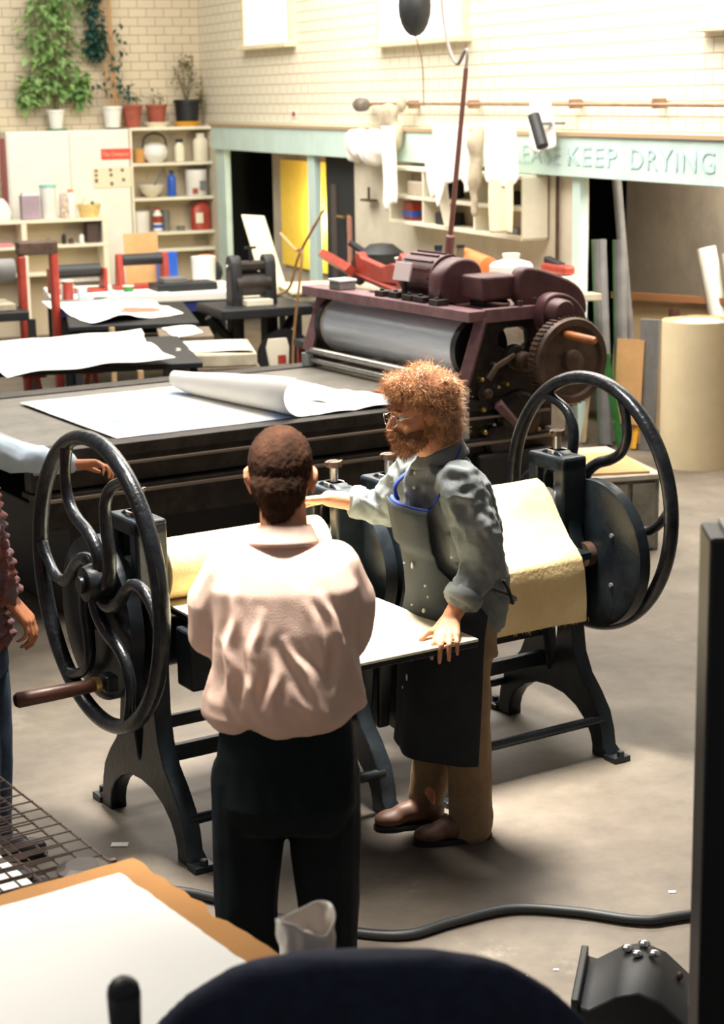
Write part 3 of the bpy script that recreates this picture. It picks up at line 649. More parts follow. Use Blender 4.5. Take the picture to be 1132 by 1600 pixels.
def foliage(t, centers, n, L, W, m, name='leaves', droop=0.4, seed=1, xmax=9):
    rnd = random.Random(seed); mb = MB()
    for i in range(n):
        c, r = rnd.choice(centers)
        v = Vector((rnd.gauss(0, 1), rnd.gauss(0, 1), rnd.gauss(0, 1))).normalized()*(rnd.random()**0.5)
        p = Vector(c)+Vector((v.x*r[0], v.y*r[1], v.z*r[2])); p.y = min(p.y, .06); p.x = min(p.x, xmax)
        d = Vector((v.x+rnd.gauss(0, .5), v.y+rnd.gauss(0, .5), v.z*0.5-droop+rnd.gauss(0, .3)))
        d.y = min(d.y, .0)
        if p.x > xmax-.1: d.x = min(d.x, 0)
        leaf(mb, p, d, Vector((rnd.gauss(0, .3), rnd.gauss(0, .3), 1)), L*rnd.uniform(.7, 1.3), W*rnd.uniform(.7, 1.3))
    return mb.build(name, m, t)
M_leaf = mat('bright_green_leaves', (0.32, 0.46, 0.16), 0.5, col2=(0.12, 0.27, 0.08), scale=5)
M_leafd = mat('dark_green_leaves', (0.03, 0.10, 0.07), 0.5, col2=(0.015, 0.05, 0.04), scale=6)
M_leafb = mat('brownish_green_leaves', (0.20, 0.16, 0.08), 0.7, col2=(0.10, 0.11, 0.05), scale=6)
M_bamboo = mat('bamboo_cane', (0.50, 0.28, 0.12), 0.6, var=0.2)
t = rthing('potted_ficus', 'tall bushy bright green leafy plant in a small white pot on the cabinet', 'plant', -1.80, 0.15, 2.262)
pot(t, 0.07, 0.10, 0.21, M_whiteplast)
MB().cyl((0, 0, -0.015), (0, 0, 0.0), 0.12).build('green_saucer', mat('green_saucer', (0.08, 0.25, 0.12), 0.5), t)
for k in range(4):
    a = k*1.7; MB().tube(catmull([(0.02*math.cos(a), .02*math.sin(a), .16), (0.06*math.cos(a), .05*math.sin(a), .5), (0.16*math.cos(a), .06*math.sin(a), .9), (.25*math.cos(a+.5), .05, 1.3)], 4), [0.012]*4+[0.009]*4+[0.006]*5, 6).build('stem', M_leafb, t)
foliage(t, [((-.05, 0, .55), (.30, .16, .25)), ((0, 0, .85), (.36, .18, .30)), ((-.05, -.02, 1.15), (.36, .18, .30)), ((.05, 0, 1.45), (.38, .18, .25)), ((.28, 0, .45), (.12, .1, .2)), ((-.3, 0, .4), (.1, .1, .2))], 900, 0.11, 0.075, M_leaf, seed=3)
t = rthing('climbing_plant', 'dark green climbing plant on tall bamboo canes in a white pot', 'plant', -1.14, 0.15, 2.262)
pot(t, 0.085, 0.115, 0.24, M_whiteplast)
for x0, x1 in ((-.04, -.08), (.03, -.01), (.06, .02)): MB().cyl((x0, 0, .18), (x1, .02, 1.75), 0.012, n=8).build('bamboo_cane', M_bamboo, t)
foliage(t, [((-.17, 0, 1.3), (.10, .1, .35)), ((-.16, 0, .95), (.11, .1, .2)), ((-.14, 0, 1.6), (.14, .1, .2))], 420, 0.09, 0.07, M_leafd, seed=5)
foliage(t, [((.12, 0, .95), (.08, .08, .25)), ((.18, 0, .40), (.14, .08, .12)), ((-.1, 0, .45), (.1, .08, .12)), ((.05, 0, .7), (.1, .05, .3))], 110, 0.07, 0.05, M_leafd, 'lower_leaves', seed=6)
for X, r, h, lbl, dd in ((-0.90, .115, .25, 'terracotta pot with sprigs beside the white-potted climber', 8), (-0.61, .12, .25, 'terracotta pot standing on a cream saucer, between red and black pots', 9)):
    t = rthing('plant_pot', lbl, 'plant pot', X, 0.15, 2.262, 0, 'terracotta pots on the shelf')
    pot(t, r*.7, r, h, M_terra)
    foliage(t, [((0, 0, .33), (.12, .08, .08))], 26, 0.06, 0.03, M_leafb, seed=dd)
    if X > -0.7: MB().lathe([(0.11, -0.01), (0.15, 0.045), (0.145, 0.05), (0.105, 0.002)]).build('saucer', M_cream, t, smooth=True)
t = rthing('potted_shrub', 'straggly brownish shrub in a black pot on a yellow saucer', 'plant', -0.24, 0.15, 2.262)
pot(t, .125, .15, .30, M_black)
MB().lathe([(0.12, -0.01), (0.165, 0.045), (0.16, 0.05), (0.12, 0.002)]).build('yellow_saucer', M_yellow, t, smooth=True)
for k in range(6):
    a = k*1.05; MB().tube([(0, 0, .25), (.06*math.cos(a), .05*math.sin(a), .45), (.15*math.cos(a), .08*math.sin(a), .50+.06*k)], 0.006, 5).build('stem', M_leafb, t)
foliage(t, [((-.02, 0, .55), (.16, .12, .15)), ((0, 0, .72), (.08, .08, .12)), ((.2, -.05, .35), (.1, .08, .2))], 220, 0.05, 0.025, M_leafb, seed=11, xmax=.17)

def bottle(name, label, cat, X, Y, Z, prof, m, capm=None, caph=0.0, group=None, capname='cap'):
    t = rthing(name, label, cat, X, Y, Z, 0, group)
    MB().lathe(prof, n=20).build('body', m, t, smooth=True)
    if capm: r, h = prof[-1]; MB().cyl((0, 0, h), (0, 0, h+caph), r*1.08, n=16).build(capname, capm, t)
    return t
def cylprof(r, h, neck=None):
    if neck: return [(r*.9, 0), (r, .01), (r, h*.75), (r*.85, h*.84), (neck, h*.92), (neck, h)]
    return [(r*.9, 0), (r*.93, .005), (r, h)]
SZ = [1.853, 1.453, 1.053]
bottle('amber_jar', 'small amber jar on the top shelf of the tall unit', 'jar', -0.85, .12, SZ[0], cylprof(.07, .16), mat('amber', (.55, .28, .08), .4))
t = bottle('white_kettle', 'round white kettle with handle on the top shelf of the tall unit', 'kettle', -0.66, .12, SZ[0], [(.08, 0), (.14, .06), (.155, .12), (.13, .19), (.05, .22)], M_whiteplast)
MB().tube(catmull([(-.14, 0, .15), (-.12, 0, .28), (0, 0, .33), (.12, 0, .28), (.14, 0, .15)], 5), .012, 8).build('handle', M_black, t, smooth=True)
bottle('glass_jar', 'clear glass jar with dark lid on the top shelf beside the kettle', 'jar', -0.36, .12, SZ[0], cylprof(.06, .22, .04), M_cream, M_black, .04)
bottle('plastic_jug', 'tall milky jug at the right end of the top shelf', 'jug', -0.10, .12, SZ[0], cylprof(.09, .30, .05), M_cream, M_cream, .02)
t = bottle('mixing_bowl', 'pale mixing bowl with a dark spoon on the second shelf', 'bowl', -0.72, .12, SZ[1], [(.05, 0), (.12, .06), (.15, .14), (.14, .14), (.1, .06), (.02, .02)], M_cream)
MB().cyl((0, 0, .05), (.10, -.02, .26), .010).build('spoon', M_grey, t)
bottle('blue_bottle', 'blue plastic bottle on the second shelf of the tall unit', 'bottle', -0.47, .12, SZ[1], cylprof(.05, .27, .022), M_blueplast, M_black, .03)
t = bottle('white_bucket', 'white bucket with a dark label on the second shelf of the tall unit', 'bucket', -0.17, .12, SZ[1], cylprof(.13, .30), M_whiteplast)
MB().box((.05, -.125, .12), (.09, .02, .11)).build('label', M_grey, t); MB().box((-.05, -.122, .06), (.06, .02, .06)).build('red_label', M_red, t)
bottle('white_tub', 'white plastic tub at the left end of the third shelf', 'tub', -0.86, .12, SZ[2], cylprof(.10, .24), M_whiteplast)
t = bottle('spray_can', 'spray can with red and blue bands on the third shelf', 'spray can', -0.66, .12, SZ[2], cylprof(.055, .25, .03), M_whiteplast, M_red, .03)
MB().cyl((0, 0, .10), (0, 0, .18), .0565).build('red_band', M_red, t); MB().cyl((0, 0, .04), (0, 0, .08), .0565).build('blue_band', M_blueplast, t)
bottle('dark_tin', 'dark tin beside the spray can on the third shelf', 'tin', -0.55, .16, SZ[2], cylprof(.05, .24), M_grey)
bottle('small_dark_dish', 'little dark dish lying on the third shelf', 'dish', -0.38, .12, SZ[2], cylprof(.05, .05), M_grey)
t = rthing('red_jug', 'red plastic jug with pale label at the right end of the third shelf', 'jug', -0.13, .12, SZ[2])
MB().loft([((0, 0, 0), .115, .08, 0), ((0, 0, .24), .115, .08, 0), ((.01, 0, .30), .08, .05, 0), ((.02, 0, .33), .03, .03, 0)], 24, 3).build('body', M_red, t, smooth=True)
MB().box((-.04, -.082, .14), (.09, .004, .12)).build('label', M_cream, t)

# low shelf unit on the left with things on it
t = rthing('low_shelf', 'low cream shelf rack at the far left with bottles along its top', 'shelf', 0, -0.8)
for x in (-3.5, -2.47, -1.56): MB().box2(x, x+0.06, 0, .30, .0, 1.29).build('upright', M_cream, t, bevel=.004)
for z in (1.28, 1.0, .70): MB().box2(-3.5, -1.50, -.005, .30, z-.015, z+.02).build('shelf_board', M_cream, t, bevel=.003)
MB().box2(-3.5, -1.5, .29, .31, .0, 1.29).build('back_panel', mat('shelf_back', (.5, .4, .3)), t)
G = None
t = rthing('white_sack', 'crumpled white plastic sack at the left end of the low shelf top', 'sack', -2.66, -.68, 1.302)
MB().loft([((0, 0, 0), .10, .09, 0), ((.01, 0, .08), .11, .1, .2), ((0, .01, .18), .085, .08, .1), ((-.02, 0, .24), .05, .05, 0)], 18).build('sack_body', M_whiteplast, t, smooth=True)
t = rthing('mauve_box', 'upright dusty mauve carton on top of the low shelf', 'carton', -2.33, -.65, 1.302)
MB().box2(-.10, .10, -.07, .07, 0, .26).build('carton_body', mat('dusty_mauve', (.36, .28, .34), .7, var=.1), t, bevel=.005); MB().box((0, 0, .275), (.17, .1, .03)).build('carton_flap', M_whiteplast, t)
bottle('clear_jar', 'tall milky jar with a teal lid on top of the low shelf', 'jar', -2.12, -.65, 1.302, cylprof(.09, .34), M_whiteplast, mat('teal_lid', (.3, .6, .55), .5), .03, capname='teal_lid')
t = bottle('patterned_jar', 'narrow cream jar with brown flower pattern on the low shelf top', 'jar', -1.95, -.65, 1.302, cylprof(.05, .27, .04), mat('brown_pattern', (.80, .72, .6), .6, col2=(.25, .14, .12), scale=22))
bottle('white_bottle', 'white plastic bottle with orange cap on the low shelf top', 'bottle', -1.86, -.62, 1.302, cylprof(.055, .28, .03), M_whiteplast, mat('orange_cap', (.8, .3, .1), .5), .03)
t = rthing('straw_basket', 'yellow straw basket of small cartons at the right of the low shelf top', 'basket', -1.67, -.66, 1.302)
MB().lathe([(.10, 0), (.135, .14), (.13, .145), (.09, .01)]).build('basket_body', mat('yellow_straw', (.78, .58, .22), .8, var=.2, scale=30), t, smooth=True)
MB().box((-.03, 0, .13), (.08, .05, .16), Euler((0, .2, 0))).build('small_carton', M_cream, t, bevel=.004); MB().box((.05, 0, .12), (.03, .04, .10), Euler((0, -.3, 0))).build('small_tool', M_brown, t)
for x, z, r, h, m, nm, lb in ((-2.15, 1.022, .03, .07, M_grey, 'small_jar', 'squat dark jar on the middle board of the low shelf'), (-1.98, 1.022, .025, .11, M_black, 'dark_bottle', 'thin black bottle on the middle board of the low shelf'), (-1.90, 1.022, .03, .06, M_brown, 'ink_pot', 'little brown pot on the middle board of the low shelf'), (-1.78, 1.022, .028, .10, M_whiteplast, 'white_vial', 'small white vial beside the dark box on the low shelf')):
    bottle(nm, lb, 'jar', x, -.70, z, cylprof(r, h, r*.5), m)
t = rthing('dark_box', 'dark brown box standing at the right of the low shelf middle board', 'box', -1.62, -.66, 1.022)
MB().box2(-.10, .035, -.08, .08, 0, .22).build('box_body', mat('dark_brown', (.06, .035, .03), .6), t, bevel=.004)
t = rthing('pink_cloth', 'folded pink cloth on the far left of the low shelf middle board', 'cloth', -2.66, -.70, 1.022)
MB().box2(-.10, .10, -.08, .08, 0, .035).build('folded_cloth', mat('pink_cloth', (.70, .25, .30), .9), t, bevel=.012)

# long bench against the shelves
t = rthing('long_workbench', 'long workbench with thick white top and blue side rail below the shelves', 'workbench', -2.0, -4.2, 0, math.radians(-9))
MB().box2(-.95, .80, -.50, .60, .76, .83).build('bench_top', M_white, t, bevel=.006)
MB().box2(-.90, .70, -.47, -.44, .66, .755).build('blue_rail', mat('dark_blue_rail', (.015, .025, .16), .5), t)
MB().box2(-.9, .75, -.4, .55, .3, .34).build('lower_shelf', M_black, t)
for x in (-.85, .70):
    for y in (-.42, .5): MB().box2(x, x+.07, y, y+.07, 0, .76).build('leg', M_dark, t)
MB().box2(-.92, .78, .52, .58, .35, .76).build('back_skirt', M_dark, t)
t = rthing('brown_board', 'plain brown cardboard sheet standing upright behind the red ink roller', 'cardboard', -1.90, -3.62, .832)
MB().box((0, 0, .24), (.34, .008, .48), Euler((-.10, 0, 0))).build('card_sheet', M_card, t)
def ink_roller(label, X, Y, Z, L, r, m_end, rz=0):
    t = rthing('ink_roller', label, 'ink roller', X, Y, Z, rz)
    MB().cyl((-L/2, 0, .27), (L/2, 0, .27), r).build('roller', M_rubber, t, smooth=True)
    for s in (-1, 1):
        MB().poly([(s*L/2, -.09, 0), (s*L/2, .09, 0), (s*L/2, .035, .33), (s*L/2, -.035, .33), (s*(L/2+.06), -.09, 0), (s*(L/2+.06), .09, 0), (s*(L/2+.06), .035, .33), (s*(L/2+.06), -.035, .33)],
            [(0, 1, 2, 3), (7, 6, 5, 4), (0, 3, 7, 4), (1, 5, 6, 2), (3, 2, 6, 7), (0, 4, 5, 1)]).build('bracket', m_end, t, bevel=.01)
    MB().box((0, 0, .02), (L+.18, .20, .04)).build('base', m_end, t, bevel=.004)
    return t
ink_roller('black ink roller held between two red brackets on the long bench', -2.02, -4.05, .832, .38, .055, M_red)
t = rthing('black_slab', 'low flat black ink slab on the right half of the long bench', 'ink slab', -1.72, -4.40, .832)
MB().box2(-.30, .28, -.16, .16, 0, .07).build('slab_body', M_black, t, bevel=.008); MB().box2(-.22, .0, -.1, .1, .07, .12).build('slab_block', M_grey, t, bevel=.006)
t = rthing('blue_box', 'small blue box on the bench behind the red ink roller', 'box', -1.68, -3.72, .832); MB().box2(-.09, .09, -.06, .06, 0, .30).build('box_body', M_blueplast, t, bevel=.005)
bottle('white_pail', 'white pail standing on the bench in front of the tall shelf', 'pail', -1.32, -3.75, .832, cylprof(.12, .24), M_whiteplast)
t = rthing('rag_bundle', 'dark bundle of rags with an orange scrap at the right end of the bench', 'rags', -1.16, -3.30, .40)
def rag(co, n): return .02*noise.noise(co*9)
me = remeshed(MB().ell((0, 0, .30), (.16, .14, .30)).ell((.05, 0, .48), (.12, .1, .14)), .02, 'rag_pile', rag); obj_from(me, 'rag_pile', mat('dark_rag', (.03, .032, .035), .9), t)
MB().ell((-.02, -.06, .61), (.12, .06, .05)).build('orange_scrap', mat('orange_cloth', (.55, .22, .09), .8), t, smooth=True)
MB().box((0, 0, -.2), (.3, .3, .4)).build('stool_box', M_dark, t)
t = rthing('paper_stack', 'stack of white papers at the right end of the long bench', 'paper stack', -1.45, -4.35, .832, -.2)
MB().box2(-.16, .16, -.12, .12, 0, .045).build('sheets', M_white, t, bevel=.004)
t = rthing('paper_sheets', 'white sheets spread on the left half of the long bench', 'paper', -2.35, -4.45, .832, .1)
MB().box2(-.30, .42, -.16, .2, 0, .006).build('sheets', M_paper, t)
t = rthing('flat_ink_roller', 'wide black rubber roller in a red tray on the left of the bench', 'ink roller', -2.66, -4.10, .832)
MB().cyl((-.22, 0, .20), (.22, 0, .20), .06).build('roller', M_rubber, t, smooth=True); MB().box2(-.26, .26, -.12, .12, 0, .03).box2(-.26, -.23, -.12, .12, 0, .22).box2(.23, .26, -.12, .12, 0, .22).build('tray', M_red, t, bevel=.004)
MB().box2(-.2, .2, -.05, .05, .10, .13).build('drip_bar', M_steel, t)
for X, Y, r, h, m, lb in ((-3.02, -4.95, .05, .16, M_red, 'red tin at the left end of the long bench'), (-2.90, -4.92, .06, .12, M_whiteplast, 'white tin with pink smears at the left end of the long bench'), (-2.78, -4.98, .045, .09, mat('pale_blue', (.5, .65, .75), .5), 'pale blue tin at the front of the long bench'), (-2.25, -4.60, .05, .05, M_green, 'low green-lidded tin in front of the red ink roller')):
    if X < -2.95: X += .12
    bottle('ink_tin', lb, 'tin', X, Y+.22, .838, cylprof(r, h), m, M_cream, .01)
t = rthing('red_iron_press', 'red iron hand press cut off by the left edge of the picture', 'printing press', -3.45, -5.35, 0)
for x in (-.02, .26): MB().box2(x, x+.07, -.05, .05, 0, 1.40 if x > .1 else 1.30).build('upright', M_red, t, bevel=.02)
MB().box2(-.02, .33, -.06, .06, 1.30, 1.42).build('crosshead', M_brown, t, bevel=.02)
MB().cyl((-.5, .0, 1.18), (-.05, 0, 1.18), .10).build('roller', M_grey, t, smooth=True)
MB().box2(-.7, .0, -.3, .3, .78, .86).build('bed', M_black, t, bevel=.01); MB().box2(-.6, -.1, -.25, .2, .865, .92).build('stone', M_stone, t, bevel=.006)
for x in (-.6, .0): MB().box2(x, x+.06, -.25, -.19, 0, .78).build('leg', M_black, t)

# tables with paper
def table(label, X, Y, w, d, h, rz, m=M_black, group=None):
    t = rthing('work_table', label, 'table', X, Y, 0, rz, group)
    MB().box2(-w/2, w/2, -d/2, d/2, h-.04, h).build('table_top', m, t, bevel=.006)
    for sx in (-1, 1):
        for sy in (-1, 1): MB().box((sx*(w/2-.06), sy*(d/2-.06), (h-.04)/2), (.05, .05, h-.04)).build('leg', M_dark, t)
    return t
table('black table under the white sheet with a red print, nearest the long bench', -2.62, -5.75, 1.05, 1.6, .80, math.radians(-12), group='black tables holding prints')
def quad_sheet(P, z, amp, seed, n=26):
    A, B, Cq, D = [Vector((p[0], p[1], 0)) for p in P]
    def fn(u, v):
        q = A*(1-u)*(1-v)+B*u*(1-v)+Cq*u*v+D*(1-u)*v
        h = amp*(0.5+noise.noise(Vector((q.x*1.6+seed, q.y*1.6, 0))))
        e_ = min(u, 1-u, v, 1-v); w_ = .02*noise.noise(Vector((u*7+seed, v*7, 2)))
        h += amp*max(0, .15-e_)/.15*noise.noise(Vector((q.x*3, q.y*3, seed)))*1.2
        return (q.x+w_, q.y+w_, z+max(0.002, h))
    return fn
def red_ink():
    m = mat('paper_with_red_ink', (.86, .84, .8), .8); nt = m.node_tree; b = nt.nodes['Principled BSDF']; tc = nt.nodes.new('ShaderNodeTexCoord')
    mp = nt.nodes.new('ShaderNodeMapping'); mp.inputs["Location"].default_value = (2.52, 5.72, 0); mp.inputs['Scale'].default_value = (1, 1, .0)
    ds = nt.nodes.new('ShaderNodeTexNoise'); ds.inputs['Scale'].default_value = 9
    vm = nt.nodes.new('ShaderNodeVectorMath'); vm.operation = 'LENGTH'; ad = nt.nodes.new('ShaderNodeMath'); ad.operation = 'MULTIPLY_ADD'; ad.inputs[1].default_value = .25
    nt.links.new(tc.outputs['Object'], mp.inputs[0]); nt.links.new(mp.outputs[0], vm.inputs[0]); nt.links.new(tc.outputs['Object'], ds.inputs[0])
    nt.links.new(ds.outputs['Fac'], ad.inputs[0]); nt.links.new(vm.outputs['Value'], ad.inputs[2])
    r = nt.nodes.new('ShaderNodeValToRGB'); r.color_ramp.elements[0].position = .27; r.color_ramp.elements[0].color = (.72, .16, .10, 1); r.color_ramp.elements[1].position = .36; r.color_ramp.elements[1].color = (.86, .84, .8, 1)
    nt.links.new(ad.outputs[0], r.inputs[0]); nt.links.new(r.outputs[0], b.inputs['Base Color']); return m
p = MB().sheet(quad_sheet([(-3.15, -4.75), (-3.10, -6.44), (-2.24, -6.10), (-2.22, -4.95)], .805, .035, 1), 26, 26, .003).build('printed_sheet', red_ink(), None, smooth=True); rplace(p)
tag(p, 'large white sheet with a red ink patch on the table near the long bench', 'paper', 'large sheets on tables')
table('black table under the widest overlapping white sheets, nearest the big press', -3.55, -8.0, 1.5, 1.5, .80, math.radians(-10), group='black tables holding prints')
p = MB().sheet(quad_sheet([(-4.45, -7.15), (-4.40, -8.0), (-3.05, -7.85), (-2.90, -7.15)], .805, .03, 4), 26, 26, .003).build('printed_sheet', M_paper, None, smooth=True); rplace(p)
tag(p, 'white sheet lying partly under another at the far side of the wide table', 'paper', 'large sheets on tables')
p = MB().sheet(quad_sheet([(-4.50, -7.35), (-4.35, -9.15), (-3.15, -8.92), (-3.25, -7.42)], .83, .04, 7), 30, 30, .003).build('printed_sheet', M_paper, None, smooth=True); rplace(p)
tag(p, 'biggest white sheet overhanging the near edge of the wide table', 'paper', 'large sheets on tables')
for X, Y, m, lb in ((-2.98, -6.55, M_blond, 'short pale wooden post under the red-printed sheet'), (-3.42, -8.98, M_blond, 'short pale wooden post under the biggest white sheet')):
    t = rthing('wooden_prop', lb, 'post', X, Y, 0); MB().box2(-.02, .02, -.02, .02, 0, .79).build('prop', m, t)
for X, Y, lb in ((-4.05, -8.35, 'red folding trestle below the wide table, left'), (-3.65, -8.35, 'red folding trestle below the wide table, right')):
    t = rthing('trestle', lb, 'trestle', X, Y-.2, 0, 0, 'red trestles under the table')
    for s in (-1, 1): MB().tube([(s*.14, 0, 0), (s*.02, 0, .74)], .018, 8).build('leg', M_red, t)
    MB().box2(-.08, .08, -.03, .03, .73, .755).build('cap_rail', M_red, t)
# stone table
t = table('wooden stone bench right of the wide table with a litho stone on it', -2.63, -8.12, .62, .85, .70, math.radians(-14), mat('stained_bench', (.16, .12, .08), .7, var=.3))
t = rthing('litho_stone', 'thick litho stone with blotted white prints on the low wooden bench', 'litho stone', -2.63, -8.12, .702, math.radians(-14))
MB().box2(-.29, .29, -.40, .40, 0, .09).build('stone_block', M_stone, t, bevel=.01)
MB().sheet(quad_sheet([(-.27, .38), (-.27, -.2), (.27, -.38), (.25, .36)], .092, .012, 3, 12), 12, 12, .002).build('blotted_print', mat('blotted_paper', (.85, .82, .76), .8, col2=(.35, .32, .28), scale=4.5), t, smooth=True)
t = table('small wooden bench behind the stone bench carrying a pale sheet', -2.52, -7.05, .42, .6, .78, math.radians(-14), mat('stained_bench', (.2, .15, .1)))
p = MB().sheet(quad_sheet([(-2.70, -7.38), (-2.42, -7.22), (-2.38, -6.8), (-2.62, -6.75)], .783, .02, 9), 12, 12, .003).build('printed_sheet', M_paper, None, smooth=True); rplace(p)
tag(p, 'little pale sheet on the small bench behind the litho stone', 'paper')

# black iron press in the middle distance
t = rthing('iron_hand_press', 'black iron proof press with two tall rounded uprights before the doorway', 'printing press', -1.68, -6.3, 0)
for x in (-.17, .13):
    o_ = smooth_poly([(-.09, .3), (.09, .3), (.085, 1.2), (.05, 1.29), (-.05, 1.29), (-.085, 1.2)], 1)
    f = obj_from(shape2d([o_], .10, .012, YZ2X), 'upright', M_black, t); f.location.x = x
    MB().cyl((x-.055, 0, 1.2), (x-.07, 0, 1.2), .02).cyl((x+.055, 0, 1.2), (x+.07, 0, 1.2), .02).build('bolt', M_steel, t)
MB().cyl((-.17, 0, 1.05), (.13, 0, 1.05), .10).build('roller', M_darkmach, t, smooth=True)
MB().box2(-.16, .12, -.07, .07, 1.16, 1.24).build('crosshead', M_darkmach, t, bevel=.02)
MB().cyl((-.02, 0, 1.24), (-.02, 0, 1.36), .014).box((-.02, 0, 1.35), (.10, .02, .02)).build('screw_handle', M_black, t)
MB().box2(-.40, .40, -.36, .36, .80, .88).build('bed', M_black, t, bevel=.01); MB().box2(-.13, .1, -.2, .2, .885, .93).build('plate', M_cream, t)
for s in (-1, 1):
    MB().tube([(-.48*s, -.2, 0), (-.15*s, 0, .5), (-.4*s, .0, .80)], .05, 6).build('leg', M_black, t, bevel=.005)
MB().lathe([(.20, -.30), (.24, -.30), (.24, -.26), (.20, -.26)], (.16, 0, .45), 40, 'Y').build('flywheel', M_black, t, smooth=True)
t = rthing('leaning_board', 'tall cream board leaning beside the dark doorway behind the iron press', 'board', -.55, -3.3, 0)
t.location = RM(-0.62, -3.9, .72)
MB().poly([(-.14, 0, .70), (.09, 0, .68), (.22, -.25, 0), (-.02, -.25, 0), (-.14, .02, .70), (.09, .02, .68), (.22, -.23, 0), (-.02, -.23, 0)], [(0, 1, 2, 3), (7, 6, 5, 4), (0, 4, 5, 1), (1, 5, 6, 2), (2, 6, 7, 3), (3, 7, 4, 0)]).build('board_panel', M_board, t, bevel=.01)
t.location = RM(-1.30, -5.3, .86)
t.scale = (.95, 1, 1.0)
t = table('table with pale top of blocks behind the big press, below the yellow window', -.98, -5.80, .50, .95, .86, math.radians(-10), mat('dark_table', (.05, .045, .04)))
t = rthing('pale_board', 'pale yellow board lying over cream blocks on the back table', 'board', -.98, -5.80, .862, math.radians(-10))
MB().box2(-.25, .25, -.45, .42, .06, .085).build('board_top', mat('pale_yellow_board', (.80, .68, .42), .7), t, bevel=.004); MB().box2(-.23, .23, -.42, .40, 0, .06).build('blocks', M_stone, t)
t = rthing('paper_sleeve', 'white paper sleeve with a red mark hanging by the press, low in the gap', 'paper sleeve', -1.70, -7.0, .0)
MB().loft([((0, 0, .30), .06, .012, 0), ((-.02, 0, .45), .085, .014, 0), ((-.03, 0, .60), .10, .014, 0), ((-.03, 0, .67), .08, .012, 0)], 20).build('sleeve', M_cream, t, smooth=True)
MB().box((-.0, -.016, .50), (.07, .003, .07)).build('red_mark', M_red, t); MB().box2(-.02, .02, .02, .05, 0, .65).build('stand', M_black, t)
t = rthing('steel_trolley', 'dark trolley behind the big press bed, under the back table', 'trolley', -1.45, -7.35, 0)
MB().box2(-.2, .32, -.2, .2, .62, .68).build('top', M_black, t, bevel=.01); MB().box2(-.2, .32, -.2, .2, .2, .24).build('shelf', M_black, t)
for x in (-.18, .27):
    for y in (-.17, .13): MB().box2(x, x+.04, y, y+.04, 0, .62).build('leg', M_red if x < 0 else M_black, t)

# red lever press behind the big press
t = rthing('red_litho_press', 'red litho hand press behind the maroon machine, with arched side arms', 'printing press', -1.2, -7.9, 0)
MB().tube([(0, .75, 1.23), (0, -.55, 1.13)], .045, 4).build('side_rail', M_red, t, bevel=.005)
MB().tube([(-.0, 1.2, 1.30), (-.1, .35, 1.24)], .05, 4).build('rear_rail', M_red, t, bevel=.005)
arm = [(.40, 1.22), (.42, 1.36), (.36, 1.38), (.30, 1.34), (-.10, 1.30), (-.30, 1.34), (-.50, 1.33), (-.52, 1.20), (-.3, 1.19), (-.1, 1.18), (.2, 1.18)]
YZX = YZ2X
f = obj_from(shape2d([arm], .07, .008, YZX), 'lever_arm', M_red, t)
up = [(-.52, .85), (-.52, 1.38), (-.60, 1.44), (-.68, 1.38), (-.68, .85)]
f = obj_from(shape2d([up], .10, .008, YZX), 'side_arm', M_red, t); f.location.x = -.04
MB().lathe([(.03, -.03), (.12, -.02), (.13, 0), (.12, .02), (.03, .03)], (0, .42, 1.24), 28, 'X').build('cam_wheel', M_black, t, smooth=True)
MB().box2(-.02, .33, -.9, 1.1, .85, .95).build('bed', M_darkmach, t, bevel=.01)
MB().box2(.0, .3, -.3, 1.0, .95, 1.08).build('stone', M_stone, t, bevel=.01)
for y in (-.7, .8): MB().box2(.0, .3, y, y+.1, 0, .85).build('leg', M_darkmach, t)
MB().cyl((.05, -.5, 1.22), (.05, -1.15, 1.26), .05).build('ink_roller', mat('orange_roller', (.65, .17, .05), .5), t, smooth=True)
t = rthing('wooden_pole', 'thin reddish upright pole beside the dark door', 'pole', -.70, -6.05, 0); MB().cyl((0, 0, 0), (0, 0, 1.55), .022).build('pole', mat('reddish_wood', (.35, .15, .11), .6), t)
t = rthing('crossed_canes', 'crossed thin bent canes standing against the yellow window', 'canes', -1.5, -6.9, 0)
MB().tube(catmull([(-.03, .40, .97), (0, .20, 1.05), (0, -.05, 1.34), (0, -.62, 1.72)], 6), .012, 6).build('cane', M_bamboo, t, smooth=True)
MB().tube(catmull([(0, .40, 1.47), (0, .05, 1.36), (0, -.1, 1.32), (0, .15, .6), (0, .2, 0)], 6), .012, 6).build('cane', M_bamboo, t, smooth=True)
# bench along the right wall with oddments
t = rthing('side_bench', 'grey bench along the right wall behind the machines', 'workbench', -.53, -7.85, 0)
MB().box2(-.30, .32, -1.30, 1.5, 1.10, 1.15).box2(.10, .48, -1.45, -1.30, 1.10, 1.15).build('bench_top', mat('grey_bench_top', (.45, .38, .28), .7, var=.3), t, bevel=.005)
MB().box2(-.3, .3, -1.25, 1.4, .1, 1.10).build('bench_body', mat('bench_side', (.20, .16, .12), .8, var=.3), t)
bottle('white_jug', 'large white plastic jug on the side bench beside the hanging pole', 'jug', -.62, -8.98, 1.152, cylprof(.16, .27, .06), M_whiteplast, M_cream, .02)
bottle('blue_flask', 'dark blue bottle on the side bench behind the maroon motor', 'bottle', -.75, -8.0, 1.152, cylprof(.045, .26, .03), mat('dark_blue', (.02, .04, .12), .4), M_black, .03)
bottle('olive_flask', 'small dark olive bottle on the side bench left of the orange roller', 'bottle', -.75, -8.40, 1.152, cylprof(.04, .30, .03), mat('olive', (.12, .10, .06), .4), M_black, .02)
bottle('white_basin', 'white basin on the side bench right of the black vessel', 'basin', -.75, -7.52, 1.152, [(.08, 0), (.15, .16), (.14, .16), (.02, .02)], M_whiteplast)
t = rthing('black_vessel', 'black domed vessel with a spout at the left of the side bench', 'vessel', -.70, -6.75, 1.152)
